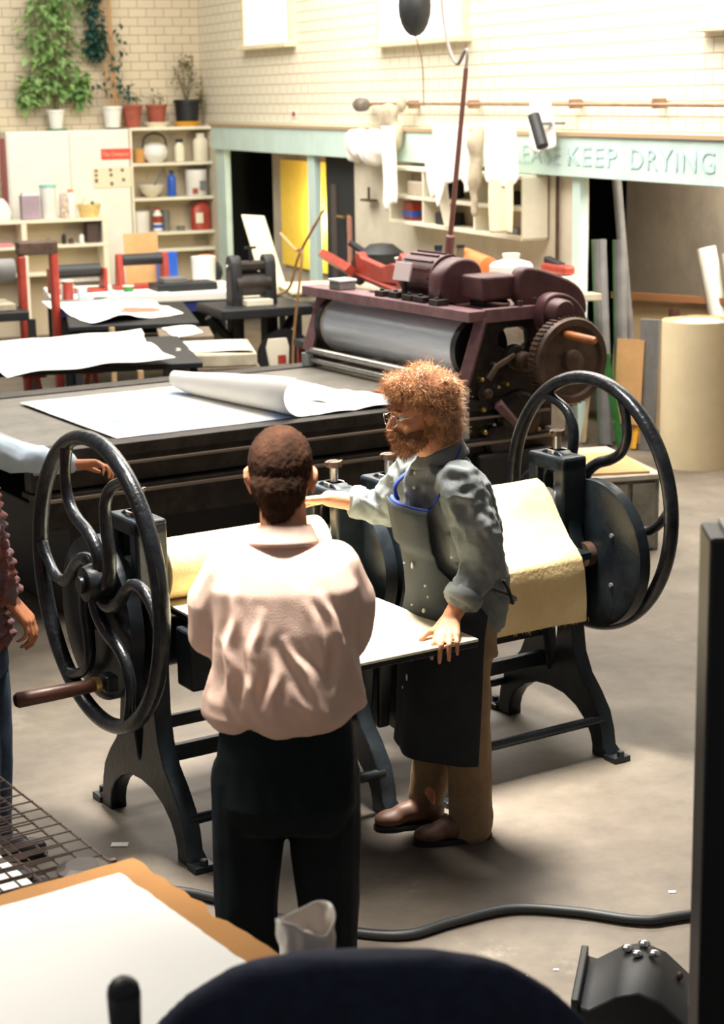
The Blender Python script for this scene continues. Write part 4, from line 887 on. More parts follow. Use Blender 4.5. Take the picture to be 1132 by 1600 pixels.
MB().lathe([(.14, 0), (.19, .06), (.19, .14), (.10, .21), (.01, .22)]).build('vessel_body', M_black, t, smooth=True); MB().tube([(-.12, .12, .15), (-.2, .2, .22)], .03, 8).build('spout', M_black, t)
t = rthing('orange_roller', 'orange rubber roller lying on the side bench beside the pole', 'roller', -.66, -8.56, 1.222)
MB().cyl((0, .26, .14), (-.05, -.24, .11), .075).build('roller', mat('orange_rubber', (.80, .20, .05), .5), t, smooth=True); MB().cyl((0, .34, .14), (0, .26, .14), .035).build('spindle', M_black, t, smooth=True)
MB().box2(-.05, .05, -.2, .2, -.07, .06).build('cradle', M_grey, t)
t = rthing('toolbox', 'open red-handled tool tray on the side bench by the mint post', 'tool tray', -.24, -8.98, 1.152)
MB().box2(-.08, .08, -.24, .24, 0, .12).build('tray', M_cream, t, bevel=.005); MB().box((0, 0, .16), (.10, .36, .07)).build('red_tools', M_red, t, bevel=.02); MB().box((0, .05, .20), (.06, .24, .05), Euler((.15, 0, 0))).build('black_tools', M_black, t, bevel=.01)

# wall shelf with oddments, hanging cloths, pipes
t = rthing('open_shelf', 'cream open wall shelf divided into bays above the side bench', 'shelf', 0, 0)
for z in (1.49, 1.71, 1.95): MB().box2(-.24, -.02, -8.40, -5.84, z-.015, z+.015).build('shelf_board', M_cream, t, bevel=.003)
for y in (-5.84, -6.55, -7.55, -8.38): MB().box2(-.235, -.02, y-.03, y, 1.49, 1.95).build('divider', M_cream, t, bevel=.003)
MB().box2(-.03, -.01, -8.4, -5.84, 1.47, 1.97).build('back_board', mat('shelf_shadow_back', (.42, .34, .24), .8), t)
for y, z, d, m, nm, lb in ((-6.12, 1.506, (.12, .2, .16), M_red, 'red_blue_tin', 'red and blue tin on the lower board of the wall shelf'), (-6.85, 1.506, (.15, .26, .10), M_black, 'black_case', 'low black case on the lower board of the wall shelf'), (-6.8, 1.726, (.14, .34, .17), M_black, 'black_cabinet_box', 'black box in the upper bay of the wall shelf'), (-7.95, 1.726, (.14, .2, .10), M_black, 'black_pouch', 'small black pouch in the right upper bay of the wall shelf'), (-8.1, 1.506, (.1, .2, .05), M_grey, 'grey_tool', 'flat grey tool on the right of the lower wall shelf'), (-6.35, 1.726, (.2, .3, .12), mat('stacked_papers', (.5, .42, .32), .8, var=.3, scale=20, stretch=(1, 1, 12)), 'stacked_papers', 'stack of brown papers in the left upper bay of the wall shelf')):
    t = rthing(nm, lb, nm.split('_')[-1], -.12, y, z); MB().box2(-d[0]/2, d[0]/2, -d[1]/2, d[1]/2, 0, d[2]).build('case_body', m, t, bevel=.01)
    if nm == 'red_blue_tin': MB().box2(-.062, .062, -.102, .102, .03, .08).build('blue_band', M_blueplast, t)
t = rthing('metal_bracket', 'small dark metal bracket on the wall beside the dark door', 'bracket', -.02, -4.95, 1.62); MB().box2(-.08, .0, -.12, .12, -.01, .01).cyl((-.04, 0, 0), (-.04, 0, .12), .012).build('bracket_plate', M_brown, t)
M_pipe = mat('rusty_brown_pipe', (.34, .20, .12), .6, .2, var=.2)
t = rthing('brown_pipe', 'thin brown pipe running along the brick wall between two lamps', 'pipe', 0, 0)
MB().cyl((-.10, -5.1, 2.50), (-.10, -11.1, 2.475), .013).build('pipe', M_pipe, t, smooth=True)
for y in (-6.0, -7.2, -8.9, -10.05): MB().box((-.06, y, 2.49), (.10, .04, .07)).build('pipe_clip', M_pipe, t, bevel=.008)
def spot(label, Y):
    t = rthing('spot_lamp', label, 'lamp', -.14, Y, 2.49, 0, 'lamps on the wall pipe')
    MB().lathe([(.03, -.10), (.06, -.07), (.065, .05), (.05, .10), (.02, .11)], (0, 0, 0), 20, 'Y').build('lamp_head', mat('dusty_metal', (.20, .17, .14), .6, .3, var=.4), t, smooth=True)
    MB().box2(.0, .10, -.02, .02, -.015, .015).build('lamp_arm', M_pipe, t)
spot('dusty metal lamp at the left end of the wall pipe', -5.0); spot('dusty metal lamp at the right end of the wall pipe', -11.15)
t = rthing('ceiling_speaker', 'black rounded loudspeaker hanging before the top window', 'loudspeaker', -.55, -7.15, 3.10)
MB().ell((0, 0, .16), (.13, .15, .24)).build('speaker_body', M_black, t, smooth=True); MB().tube([(0, 0, .3), (.5, 0, 1.2)], .015, 8).build('speaker_arm', M_grey, t)
MB().tube(catmull([(0.03, .12, .0), (.2, .32, -.25), (.35, .62, -.62)], 6), .006, 6).build('speaker_cord', M_pipe, t)
t = rthing('suspended_pole', 'dark red pole hanging down to the maroon machine from a loose cable', 'pole', 0, 0)
P0 = (-1.28, -9.30, 1.36); P1 = (-1.28, -9.62, 2.74)
MB().tube([P0, (-1.28, -9.36, 1.62), (-1.28, -9.36, 1.63), P1], [.032, .032, .018, .016], 12).build('pole', mat('dark_red_pole', (.16, .06, .05), .4), t, smooth=True)
MB().tube(catmull([(-1.28, -9.62, 2.74), (-1.28, -9.64, 2.84), (-1.28, -9.60, 2.85), (-1.28, -9.48, 2.77), (-1.28, -9.34, 2.90), (-1.28, -9.24, 3.2), (-1.28, -9.2, 3.8), (-1.28, -9.2, 5.3)], 8), .012, 8).build('cable', mat('grey_cable', (.22, .19, .17), .6), t, smooth=True)
t = rthing('conduit_pipe', 'thin dark conduit running down the wall right of the wall shelf', 'pipe', -.03, -8.58, 0); MB().cyl((0, 0, 1.2), (0, 0, 2.02), .014).build('conduit', M_brown, t)
t = rthing('black_lamp', 'small black spotlight tilted above the faded beam lettering', 'lamp', -.30, -8.78, 2.30)
MB().cyl((0, .07, .11), (0, -.07, -.11), .045).build('lamp_tube', M_black, t, smooth=True); MB().box((.12, 0, .05), (.2, .02, .02)).build('lamp_arm', M_grey, t)
M_cloth = mat('white_cotton', (.88, .86, .80), .9, var=.04, scale=4)
M_clothy = mat('cream_cotton', (.84, .76, .52), .9, var=.05, scale=4)
M_clothg = mat('grey_beige_cloth', (.50, .42, .30), .9, var=.25, scale=6)
def cloth(name, label, Y0, Y1, z0, z1, m, X=-.34, wav=.03, freq=22, taper=0.0, seed=0, hem=.03, group='cloths hung from the pipe to dry'):
    def fn(u, v):
        y = Y0+(Y1-Y0)*(.5+(u-.5)*(1-taper*v)); z = z1-(z1-z0)*v
        z -= hem*math.sin(u*5+seed)*v + hem*abs(noise.noise(Vector((u*3, seed, 0))))*2*v
        x = X+wav*math.sin(freq*y+seed+1.5*v)*(.3+.7*v)+wav*noise.noise(Vector((y*4, z*3, seed)))
        return (x, y, z)
    o = MB().sheet(fn, 30, 20, .006).build(name, m, None, smooth='all'); rplace(o)
    return tag(o, label, 'cloth', group)
def drape_mat(): return M_cloth
def lump(name, label, prims, m, seed=0):
    mb = MB()
    for c, r in prims: mb.ell(c, r)
    me = remeshed(mb, .022, name, lambda co, n: .03*noise.noise(co*7+Vector((seed, 0, 0)))+.012*noise.noise(Vector((co.x*20, co.y*20, co.z*5)))); o = obj_from(me, name, m); rplace(o); return tag(o, label, 'cloth', 'cloths hung from the pipe to dry')
lump('bunched_cloth', 'big bunched white cloth over the dark door corner', [((-.25, -5.15, 2.15), (.08, .22, .14)), ((-.25, -5.55, 2.12), (.1, .30, .17)), ((-.22, -5.02, 2.02), (.06, .12, .06))], M_cloth, 1)
lump('knotted_rag', 'knotted beige rag hanging from the pipe above the bunched white cloth', [((-.2, -5.75, 2.38), (.07, .17, .13)), ((-.18, -5.85, 2.22), (.07, .15, .13)), ((-.15, -5.95, 2.48), (.04, .06, .08))], M_clothg, 2)
cloth('hanging_towel', 'long narrow white strip of cloth left of the wall shelf opening', -5.94, -6.24, 1.64, 2.31, M_cloth, wav=.015)
cloth('hanging_cloth', 'wide white cloth hanging in front of the wall shelf centre', -7.05, -7.70, 1.86, 2.33, M_cloth, seed=2, hem=.06)
cloth('hanging_towel', 'white cloth hung low over the middle of the wall shelf', -6.85, -7.25, 1.74, 2.05, M_cloth, seed=3, hem=.05, taper=.5)
cloth('hanging_shirt', 'white shirt-like cloth hanging at the right end of the wall shelf', -8.02, -8.50, 1.93, 2.36, M_cloth, seed=5, hem=.05)
cloth('hanging_cloth', 'pale cloth end draped over the pipe left of the black spotlight', -8.45, -8.82, 2.16, 2.52, M_cloth, X=-.2, seed=6)
cloth('yellow_cloth', 'pale yellow cloth hanging below the white one beside the conduit', -8.10, -8.50, 1.54, 1.95, M_clothy, X=-.36, seed=7, hem=.01, wav=.01)
lump('twisted_rag', 'twisted beige-brown rag hanging between two white cloths', [((-.34, -7.83, 2.2), (.05, .12, .14)), ((-.34, -7.82, 1.98), (.05, .10, .18)), ((-.34, -7.80, 1.76), (.03, .06, .14))], M_clothg, 4)
t = rthing('short_board', 'short cream board leaning in the wall shelf lower bay', 'board', -.2, -7.05, 1.506); MB().poly([(-.05, -.10, 0), (-.05, .02, 0), (-.05, .22, .38), (-.05, .0, .38), (-.03, -.10, 0), (-.03, .02, 0), (-.03, .22, .38), (-.03, .0, .38)], [(3, 2, 1, 0), (4, 5, 6, 7), (0, 1, 5, 4), (1, 2, 6, 5), (2, 3, 7, 6), (3, 0, 4, 7)]).build('board_panel', M_cream, t)
t = rthing('red_wall_label', 'tiny red and white label on the brick wall above the doors', 'label', -.005, -2.85, 2.40); MB().box2(-.01, 0, -.07, .07, -.04, .04).build('label_plate', M_whiteplast, t); MB().box2(-.013, -.01, -.06, .04, -.025, .02).build('red_mark', M_red, t)

# alcove contents
def lean(name, label, cat, foot, top, w, th, m, m2=None, n=4, group=None):
    F, T = Vector(foot), Vector(top)
    t = rthing(name, label, cat, F.x, F.y, 0, 0, group)
    d = T-F; MB().tube([(0, 0, 0.01), (d.x, d.y, d.z)], w/2, n, flat=th/w).build(name.split('_')[-1]+'_body', m, t, bevel=.003)
    if m2: MB().tube([(-.02, .04, .01), (d.x-.02, d.y+.04, d.z)], w*.18, n).build('edge_strip', m2, t)
    return t
lean('rubber_roll', 'long grey roll with green edge leaning in the dark opening, left', 'roll', (.06, -9.20, 0), (.14, -8.92, 1.50), .13, .10, M_grey, M_green, 12, 'long rolls leaning in the opening')
lean('rubber_roll', 'long grey roll with green edge leaning in the dark opening, right', 'roll', (.20, -9.20, 0), (.26, -9.02, 1.50), .11, .09, M_grey, M_green, 12, 'long rolls leaning in the opening')
lean('grey_tube', 'taller thin grey tube leaning behind the two green-edged rolls', 'tube', (.38, -9.12, 0), (.32, -8.85, 1.96), .07, .07, M_grey, None, 12)
lean('green_slat', 'dark green slat leaning left of the yellow strip', 'slat', (.10, -9.34, 0), (.02, -9.24, .70), .12, .02, M_green)
lean('yellow_strip', 'bright yellow strip standing on the floor in the opening, left', 'strip', (.12, -9.30, 0), (.18, -9.24, .42), .13, .03, M_yellow, None, 4, 'yellow strips in the opening')
lean('yellow_strip', 'bright yellow strip standing on the floor in the opening, right', 'strip', (.16, -9.42, 0), (.24, -9.38, .40), .08, .03, M_yellow, None, 4, 'yellow strips in the opening')
lean('wooden_stick', 'pale wooden stick leaning by the maroon machine', 'stick', (-.05, -9.05, 0), (.05, -8.95, .42), .07, .02, M_blond)
t = rthing('cardboard_panel', 'tan cardboard panel leaning in front of the rolls', 'cardboard', .15, -9.36, 0, math.radians(-60)); MB().box((0, 0, .50), (.22, .01, .62), Euler((-.08, 0, 0))).box2(-.1, .1, 0, .01, 0, .2).build('card_sheet', M_card, t)
t = rthing('grey_plank', 'dark grey plank standing beside the tan cardboard', 'plank', .25, -9.46, 0, math.radians(-60)); MB().box((0, 0, .48), (.15, .03, .96), Euler((-.05, 0, .0))).build('plank_body', M_grey, t, bevel=.003)
lean('brown_plank', 'dark brown plank leaning left of the big cream roll', 'plank', (.34, -9.58, 0), (.50, -9.40, 1.02), .16, .03, M_wood)
t = rthing('tan_sheet', 'large tan sheet leaning on the alcove wall behind the cream roll', 'sheet', .72, -9.2, 0, math.radians(-60)); MB().box((-.2, .25, .52), (1.1, .02, 1.04), Euler((-.06, 0, 0))).build('sheet_panel', mat('tan_board', (.52, .38, .22), .7, var=.1), t); MB().box((-.2, .22, 1.03), (1.1, .05, .05)).build('brown_edge', mat('brown_edge2', (.30, .13, .05), .6), t)
def cyl_roll(name, label, cat, X, Y, r, h, m, rz=0, tilt=None):
    t = rthing(name, label, cat, X, Y, 0)
    n = 60; mb = MB(); pts = []
    prof = [(r*(.62+.38*k/70) if k > 0 else r*.62, k*2*PI*2.2/70) for k in range(71)]
    mb.sheet(lambda u, v: (prof[int(round(u*70))][0]*math.cos(prof[int(round(u*70))][1]), prof[int(round(u*70))][0]*math.sin(prof[int(round(u*70))][1]), h*v), 70, 4, .004)
    mb.build('rolled_sheet', m, t, smooth=True); MB().cyl((0, 0, 0.0), (0, 0, h-.01), r*.6, n=40).build('roll_core', m, t, smooth=True)
    return t
cyl_roll('paper_roll', 'fat upright roll of cream lino standing at the right edge', 'roll', .28, -10.06, .285, 1.02, mat('cream_lino', (.80, .66, .42), .7, var=.08, scale=2))
t = rthing('white_tube', 'white cardboard tube leaning behind the fat cream roll, left one', 'tube', 1.0, -9.25, 0, 0, 'white tubes in the alcove')
MB().cyl((.12, -.15, 0), (-.05, .15, 1.42), .075, n=28).build('tube_body', M_white, t, smooth=True)
t = rthing('white_tube', 'white cardboard tube leaning behind the fat cream roll, right one', 'tube', 1.0, -9.45, 0, 0, 'white tubes in the alcove')
MB().cyl((.16, -.15, 0), (.02, .12, 1.40), .07, n=28).build('tube_body', M_white, t, smooth=True)
t = rthing('black_coat', 'dark garment hanging at the right edge of the alcove wall', 'coat', 1.15, -9.45, 1.25)
MB().loft([((0, 0, -.1), .03, .12, 0), ((0, 0, .2), .04, .15, 0), ((0, 0, .33), .03, .08, 0)], 18).build('coat_body', M_black, t, smooth=True)
# pallet / crate with plywood on floor
t = rthing('low_crate', 'low grey-green wooden crate on the floor behind the right hand wheel', 'crate', -1.44, -11.62, 0, math.radians(-8))
MB().box2(-.26, .26, -.42, .42, .0, .42).build('crate_body', mat('grey_green_wood', (.16, .15, .11), .7, var=.3), t, bevel=.006)
for k in range(3): MB().box2(-.25+.17*k, -.11+.17*k, -.435, -.42, .02, .40).build('slat', mat('grey_slat', (.20, .18, .14), .7, var=.3), t)
MB().box2(-.28, .28, -.44, .44, .42, .45).build('crate_lid', mat('dusty_lid', (.42, .37, .29), .7, var=.2), t, bevel=.004)
t = rthing('plywood_sheet', 'tan plywood sheet lying on the low crate behind the right wheel', 'plywood', -1.45, -11.64, .452, math.radians(-14)); MB().box2(-.24, .25, -.36, .22, 0, .012).build('sheet', M_card, t)

# ------------------------------------------------------------------ people
M_skin = mat('warm_skin', (0.62, 0.27, 0.14), 0.55, var=0.12, scale=10, bump=0.08, bscale=120)
M_skin2 = mat('tanned_skin', (0.52, 0.20, 0.09), 0.55, var=0.12, scale=10, bump=0.08, bscale=120)
M_eye = mat('eye_white', (0.8, 0.78, 0.74), 0.2)
V = Vector
def hand_prims(mb, wrist, f, n, thumb, curls, spread=0.03, k=1.0, tc=0.4):
    """palm and five fingers: f fingers direction, n palm normal, thumb = +1/-1 side"""
    f = V(f).normalized(); n = V(n); n = (n-f*n.dot(f)).normalized(); t = f.cross(n).normalized()*thumb; w = V(wrist)
    offs = [0.028, 0.010, -0.009, -0.027]; base = [0.088, 0.092, 0.088, 0.080]
    Ls = [(.040, .025, .020), (.045, .028, .021), (.041, .026, .020), (.032, .020, .018)]; rs = [.0092, .0095, .0090, .0080]
    for i in range(4):
        b = w+(f*base[i]+t*offs[i])*k
        ca, cb_, cc_ = curls[i] if isinstance(curls[i], tuple) else (curls[i]*.55, curls[i]*.9, curls[i]*.6)
        mb.cap(w+t*offs[i]*.55*k+f*.008*k, .0155*k, b, .0118*k, 10)
        ang = ca; d = f+t*(spread*(1.5-i)*2.2); d.normalize(); p = b; r = rs[i]*k
        for j, L in enumerate(Ls[i]):
            dd = d*math.cos(ang)+n*math.sin(ang); q = p+dd*L*k
            mb.cap(p, r, q, r*.90, 10); p = q; r *= .90; ang += (cb_ if j == 0 else cc_)
    mb.ell(w+f*.045*k, (.034*k, .034*k, .034*k), Matrix((t, f, n)).transposed() @ Matrix.Diagonal((1.0, 1.35, .42)), 14, 8)
    mb.cap(w+f*.012*k+t*.016*k, .017*k, w+f*.045*k+t*.034*k+n*.008*k, .0135*k, 10)
    d = (f*.62+t*.75+n*tc*.6).normalized(); p = w+f*.045*k+t*.034*k+n*.008*k; q = p+d*.036*k; mb.cap(p, .0125*k, q, .0105*k, 10)
    d = (f*.85+t*.35+n*tc).normalized(); mb.cap(q, .0105*k, q+d*.028*k, .0085*k, 10)
def head_prims(mb, c, F, U, s=1.0, nose=True, ears=True, es=1.0):
    """c head centre, F facing, U up"""
    F = V(F).normalized(); U = V(U); U = (U-F*U.dot(F)).normalized(); S = F.cross(U); R = Matrix((S, F, U)).transposed(); c = V(c)
    P = lambda x, y, z: c+(S*x+F*y+U*z)*s
    mb.ell(P(0, -.015, .030), (.076*s, .096*s, .090*s), R, 20, 14)
    mb.ell(P(0, .018, -.020), (.064*s, .078*s, .088*s), R, 20, 14)
    mb.ell(P(0, .040, -.070), (.046*s, .048*s, .038*s), R, 16, 10)
    mb.ell(P(0, .068, -.098), (.024*s, .022*s, .020*s), R, 12, 8)
    mb.cap(P(-.03, .076, .022), .013*s, P(.03, .076, .022), .013*s, 10)
    for x in (-1, 1):
        mb.ell(P(x*.038, .060, -.025), (.022*s, .022*s, .020*s), R, 12, 8)
        if ears:
            mb.ell(P(x*.078*(1+(es-1)*.15), -.008, -.012), (.008*s, .018*s*es, .034*s*es), R@Matrix.Rotation(x*.25, 3, 'Z'), 12, 8)
            mb.ell(P(x*.084*(1+(es-1)*.25), -.016, .002), (.0065*s, .020*s*es, .024*s*es), R@Matrix.Rotation(x*.55, 3, 'Z'), 12, 8)
    if nose:
        mb.cap(P(0, .090, .010), .0085*s, P(0, .112, -.030), .0125*s, 10)
        for x in (-1, 1): mb.ell(P(x*.011, .103, -.034), (.009*s, .011*s, .008*s), R, 10, 6)
        mb.ell(P(0, .093, -.060), (.024*s, .012*s, .006*s), R, 12, 6)
        mb.ell(P(0, .091, -.070), (.021*s, .012*s, .007*s), R, 12, 6)
    return P, R
def add_eyes(parent, P, R, s, base):
    for x in (-1, 1):
        e_ = MB().ell(P(x*.031, .073, .000)-base, .0125*s, None, 14, 10).build('eye', M_eye, parent, smooth='all')
        MB().ell(P(x*.031, .0825, .000)-base, (.0055*s,)*3, None, 10, 8).build('iris', mat('iris', (.06, .08, .09), .2), e_, smooth='all')
def person(label, base, group=None):
    t = thing('person', label, 'person', base, 0, group); return t
def fin(mb, base, parent, name, m, vox=.006, disp=None, it=4):
    me = remeshed(mb, vox, name, disp, it); me.transform(Matrix.Translation(-V(base))); return obj_from(me, name, m, parent)
def folds(amp, sx, sz, seed=0, yaw=0, diag=0.0):
    cy, sy = math.cos(yaw), math.sin(yaw)
    def f(co, n):
        x = co.x*cy+co.y*sy; y = -co.x*sy+co.y*cy
        q = V((x*sx+co.z*diag, y*sx, co.z*sz+seed))
        a = noise.noise(q); b = noise.noise(q*2.1+V((3, 1, 2)))
        return amp*((1-abs(a)*2.2)*.9+.45*b-.35)
    return f
def shoe(parent, base, ankle, toe_dir, m, name='shoe'):
    d = V(toe_dir); d.z = 0; d.normalize(); a = V(ankle); yaw = math.atan2(d.y, d.x)
    mb = MB(); R = Matrix.Rotation(yaw, 3, 'Z')
    mb.ell(V((a.x, a.y, .045))-d*.03, (.05, .042, .046), R); mb.ell(V((a.x, a.y, .050))+d*.05, (.08, .043, .042), R); mb.ell(V((a.x, a.y, .036))+d*.125, (.065, .048, .032), R)
    mb.cap(V((a.x, a.y, .06)), .048, V((a.x, a.y, .12)), .046)
    s = fin(mb, base, parent, name, m, .009)
    for v in s.data.vertices: v.co.z = max(v.co.z, 0.012-V(base).z)
    so = MB().loft([(V((a.x, a.y, 0))+d*.045-V(base), .145, .046, yaw), (V((a.x, a.y, .018))+d*.045-V(base), .145, .047, yaw)], 24, 2.6).build('sole', M_black, s, smooth=True); return s

# --- man in the pink shirt, back to the viewer
B1 = V((-0.225, 4.45, 0)); p1 = person('man seen from behind in a pale pink shirt and dark trousers', B1)
hc = V((-.199, 4.46, 1.650)); F1 = V((.12, 1, -.10)); 
b = MB(); P, R = head_prims(b, hc, F1, (0, 0.05, 1), 1.0, es=1.06)
b.cap(hc+V((0, -.02, -.05)), .058, (-.195, 4.42, 1.50), .062)
b.loft([((-.205, 4.44, .92), .15, .10, 0), ((-.20, 4.44, 1.10), .14, .09, 0), ((-.20, 4.43, 1.30), .16, .10, 0), ((-.197, 4.42, 1.44), .13, .08, 0)], 24)
shL, shR = V((-.362, 4.43, 1.42)), V((-.045, 4.44, 1.42)); elL, elR = V((-.383, 4.47, 1.235)), V((-.045, 4.50, 1.225)); wrL, wrR = V((-.25, 4.70, 1.24)), V((-.13, 4.74, 1.23))
for s_, e_, w_ in ((shL, elL, wrL), (shR, elR, wrR)): b.chain([s_+V((0, 0, -.03)), e_, w_], [.04, .040, .028])
hand_prims(b, wrL, (.9, .25, .1), (0, -1, 0), 1, [.5]*4); hand_prims(b, wrR, (-.9, .2, .1), (0, -1, 0), -1, [.6]*4)
for x, xk in ((-.305, -.325), (-.115, -.115)): b.chain([(x, 4.45, .90), (xk, 4.47, .50), (xk, 4.44, .10)], [.085, .058, .042])
fin(b, B1, p1, 'body', M_skin, .0065)
s = MB()
s.loft([((-.205, 4.45, 1.005), .175, .120, 0), ((-.207, 4.45, 1.04), .205, .145, 0), ((-.207, 4.44, 1.09), .203, .145, 0), ((-.205, 4.43, 1.18), .187, .135, 0), ((-.202, 4.42, 1.28), .182, .13, 0), ((-.199, 4.42, 1.38), .19, .12, 0), ((-.198, 4.42, 1.44), .165, .10, 0), ((-.197, 4.42, 1.475), .11, .08, 0), ((-.197, 4.43, 1.50), .07, .068, 0)], 40, 2.4)
for s_, e_, dx in ((shL, elL, -1), (shR, elR, 1)):
    w_ = (wrL if dx < 0 else wrR)
    s.cap(s_+V((-dx*.03, 0, -.005)), .072, e_*.5+s_*.5+V((dx*.004, 0, 0)), .072); s.cap(e_*.5+s_*.5+V((dx*.004, 0, 0)), .072, e_+V((dx*.006, 0, 0)), .064); s.cap(e_, .056, e_*.72+w_*.28+V((0, 0, -.006)), .054)
FOLDS = [((-.115, 1.40), (-.150, 1.08), .016), ((-.055, 1.34), (-.105, 1.05), .013), ((-.015, 1.24), (-.035, 1.04), .014), ((.005, 1.27), (.115, 1.05), .016), ((.045, 1.22), (.125, 1.10), .011), ((.095, 1.38), (.150, 1.22), .016), ((.060, 1.36), (.120, 1.20), .010), ((-.150, 1.22), (-.120, 1.03), .012), ((.02, 1.15), (.10, 1.03), .010), ((-.08, 1.20), (-.06, 1.03), .012), ((.15, 1.25), (.13, 1.12), .014)]
def seg_folds(x, z):
    v = 0
    for (x0, z0), (x1, z1), a in FOLDS:
        dx, dz = x1-x0, z1-z0; L2_ = dx*dx+dz*dz; t_ = max(0, min(1, ((x-x0)*dx+(z-z0)*dz)/L2_))
        d = math.hypot(x-x0-t_*dx, z-z0-t_*dz); s_ = .008+.008*t_; v += math.sin(PI*min(1, t_*.85+.05))*(a*math.exp(-(d/s_)**2) - a*.55*math.exp(-((d-2.2*s_)/(s_*1.2))**2))
    return v
def dshirt(co, n):
    a = folds(.026, 8, 3.4, 3, 0, 3.5)(co, n); bl = max(0, 1.30-co.z)/.3
    u = (co.x+.2)
    rad = .018*math.sin(34*abs(u)+9*co.z)*max(0, min(1, (1.42-co.z)/.25))*(.5+noise.noise(V((u*6, co.z*5, 1))))
    k = max(.12, min(1, (1.46-co.z)/.18))
    sf = seg_folds(u+.010*noise.noise(V((co.z*14, 2, 1))), co.z)*(1 if n.y < .1 else 0)*min(1, max(0, (-n.y+.1)*2.2))
    return (a*.7*(.5+.7*bl)+rad*.5)*k+sf*.7
shirt = fin(s, B1, p1, 'shirt', mat('pink_shirt_cotton', (.80, .56, .45), .85, var=.05, scale=4, bump=.15, bscale=300, spec=.2), .0075, dshirt, 3)
col = MB(); 
col.sheet(lambda u, v: (-.197+(.064+.022*v)*math.cos(2*PI*u), 4.425+(.064+.022*v)*math.sin(2*PI*u)+.0, 1.530-.050*v-.014*math.sin(2*PI*u)), 40, 4, .006)
cl = col.build('collar', MC['pink_shirt_cotton'], p1, smooth='all'); cl.location = -B1
tr = MB()
tr.loft([((-.207, 4.45, .73), .165, .115, 0), ((-.205, 4.45, .80), .183, .130, 0), ((-.205, 4.45, .92), .180, .125, 0), ((-.207, 4.45, 1.03), .165, .108, 0)], 32, 2.5)
tr.chain([(-.305, 4.45, .86), (-.322, 4.465, .50), (-.318, 4.45, .20), (-.312, 4.44, .07)], [.100, .087, .072, .070])
tr.chain([(-.115, 4.45, .86), (-.108, 4.465, .50), (-.108, 4.45, .20), (-.108, 4.44, .07)], [.100, .084, .071, .070])
fin(tr, B1, p1, 'trousers', mat('dark_slate_trousers', (.005, .009, .012), .8, var=.3, scale=10, bump=.15, bscale=250, spec=.2), .008, folds(.006, 9, 3, 8, .3, 1.5), 3)
MB().loft([(V((-.207, 4.45, 1.0))-B1, .168, .112, 0), (V((-.207, 4.45, 1.035))-B1, .167, .111, 0)], 36).build('belt', M_black, p1, smooth=True)
for x in (-.315, -.112): shoe(p1, B1, (x, 4.43, .08), (0, 1, 0), M_black)
def hair_shell(mb, P, R, s, parts):
    for (x, y, z), r in parts: mb.ell(P(x, y, z), tuple(q*s for q in r), R, 20, 14)
hm = MB(); hair_shell(hm, P, R, 1.02, [((0, -.020, .038), (.080, .096, .090)), ((0, -.054, -.018), (.070, .062, .070)), ((0, -.068, -.066), (.044, .036, .046))])
M_hair1 = mat('short_dark_brown_hair', (.065, .030, .017), .9, col2=(.022, .011, .007), scale=14, bump=.3, bscale=220, spec=.08)
def dh1(co, n): return .0025*noise.noise(co*120)
hair1 = fin(hm, B1, p1, 'hair', M_hair1, .005, dh1, 3)
cr = MB(); rnd = random.Random(5)
# short strands over the scalp
def strands(mesh, n, L, rad, droop, curl, seed, zmin=None, filt=None, seg=4, lift=.25, jit=.5):
    rnd = random.Random(seed); vs = mesh.vertices; mb = MB(); N_ = len(vs)
    verts, faces = [], []
    for i in range(n):
        v = vs[rnd.randrange(N_)]
        if filt and not filt(v.co, v.normal): continue
        d = (v.normal*lift+V((rnd.gauss(0, jit), rnd.gauss(0, jit), rnd.gauss(0, jit)-droop))).normalized(); p = v.co-v.normal*.003; l = L*rnd.uniform(.6, 1.3)/seg
        ph = rnd.uniform(0, 6.28); sd = d.orthogonal().normalized(); up = d.cross(sd); pr = None
        for k in range(seg+1):
            r = rad*(1-.8*k/seg); c = [p+sd*r, p-sd*r*.5+up*r*.87, p-sd*r*.5-up*r*.87]; i0 = len(verts); verts += [tuple(q) for q in c]
            if k: faces += [(i0-3, i0-2, i0+1, i0), (i0-2, i0-1, i0+2, i0+1), (i0-1, i0-3, i0, i0+2)]
            a = ph+k*1.5; d = (d+sd*curl*math.cos(a)+up*curl*math.sin(a)+V((0, 0, -droop*.3))).normalized(); p = p+d*l
    me = bpy.data.meshes.new('strands'); me.from_pydata(verts, [], faces); return me
me = strands(hair1.data, 9000, .014, .0006, .9, .08, 3, seg=3, lift=.12, jit=.2)
obj_from(me, 'hair_strands', mat('brown_hair_strands', (.085, .040, .020), .8, col2=(.030, .014, .009), scale=14, spec=.08), hair1)
# --- bearded man leaning on the board
B2 = V((0.36, 6.03, 0)); p2 = person('curly-haired bearded man in glasses, denim shirt and dark apron, leaning on the press', B2)
yaw2 = math.radians(25); F2 = V((-math.cos(yaw2), -math.sin(yaw2), 0)); L2 = V((math.sin(yaw2), -math.cos(yaw2), 0)); bw = math.atan2(L2.y, L2.x)
hc2 = V((.190, 5.955, 1.548)); FH = V((-.92, -.38, -.14))
b = MB(); P2, R2 = head_prims(b, hc2, FH, (-.05, 0, 1), 0.98, ears=True)
b.cap(hc2+V((.02, 0, -.05)), .060, (.265, 5.97, 1.385), .064)
pel, ch = V((.325, 6.02, .92)), V((.290, 5.985, 1.24))
b.loft([(pel+V((0, 0, -.05)), .15, .11, bw), (pel*.6+ch*.4, .14, .10, bw), (ch, .15, .105, bw), (V((.275, 5.97, 1.35)), .12, .08, bw)], 24)
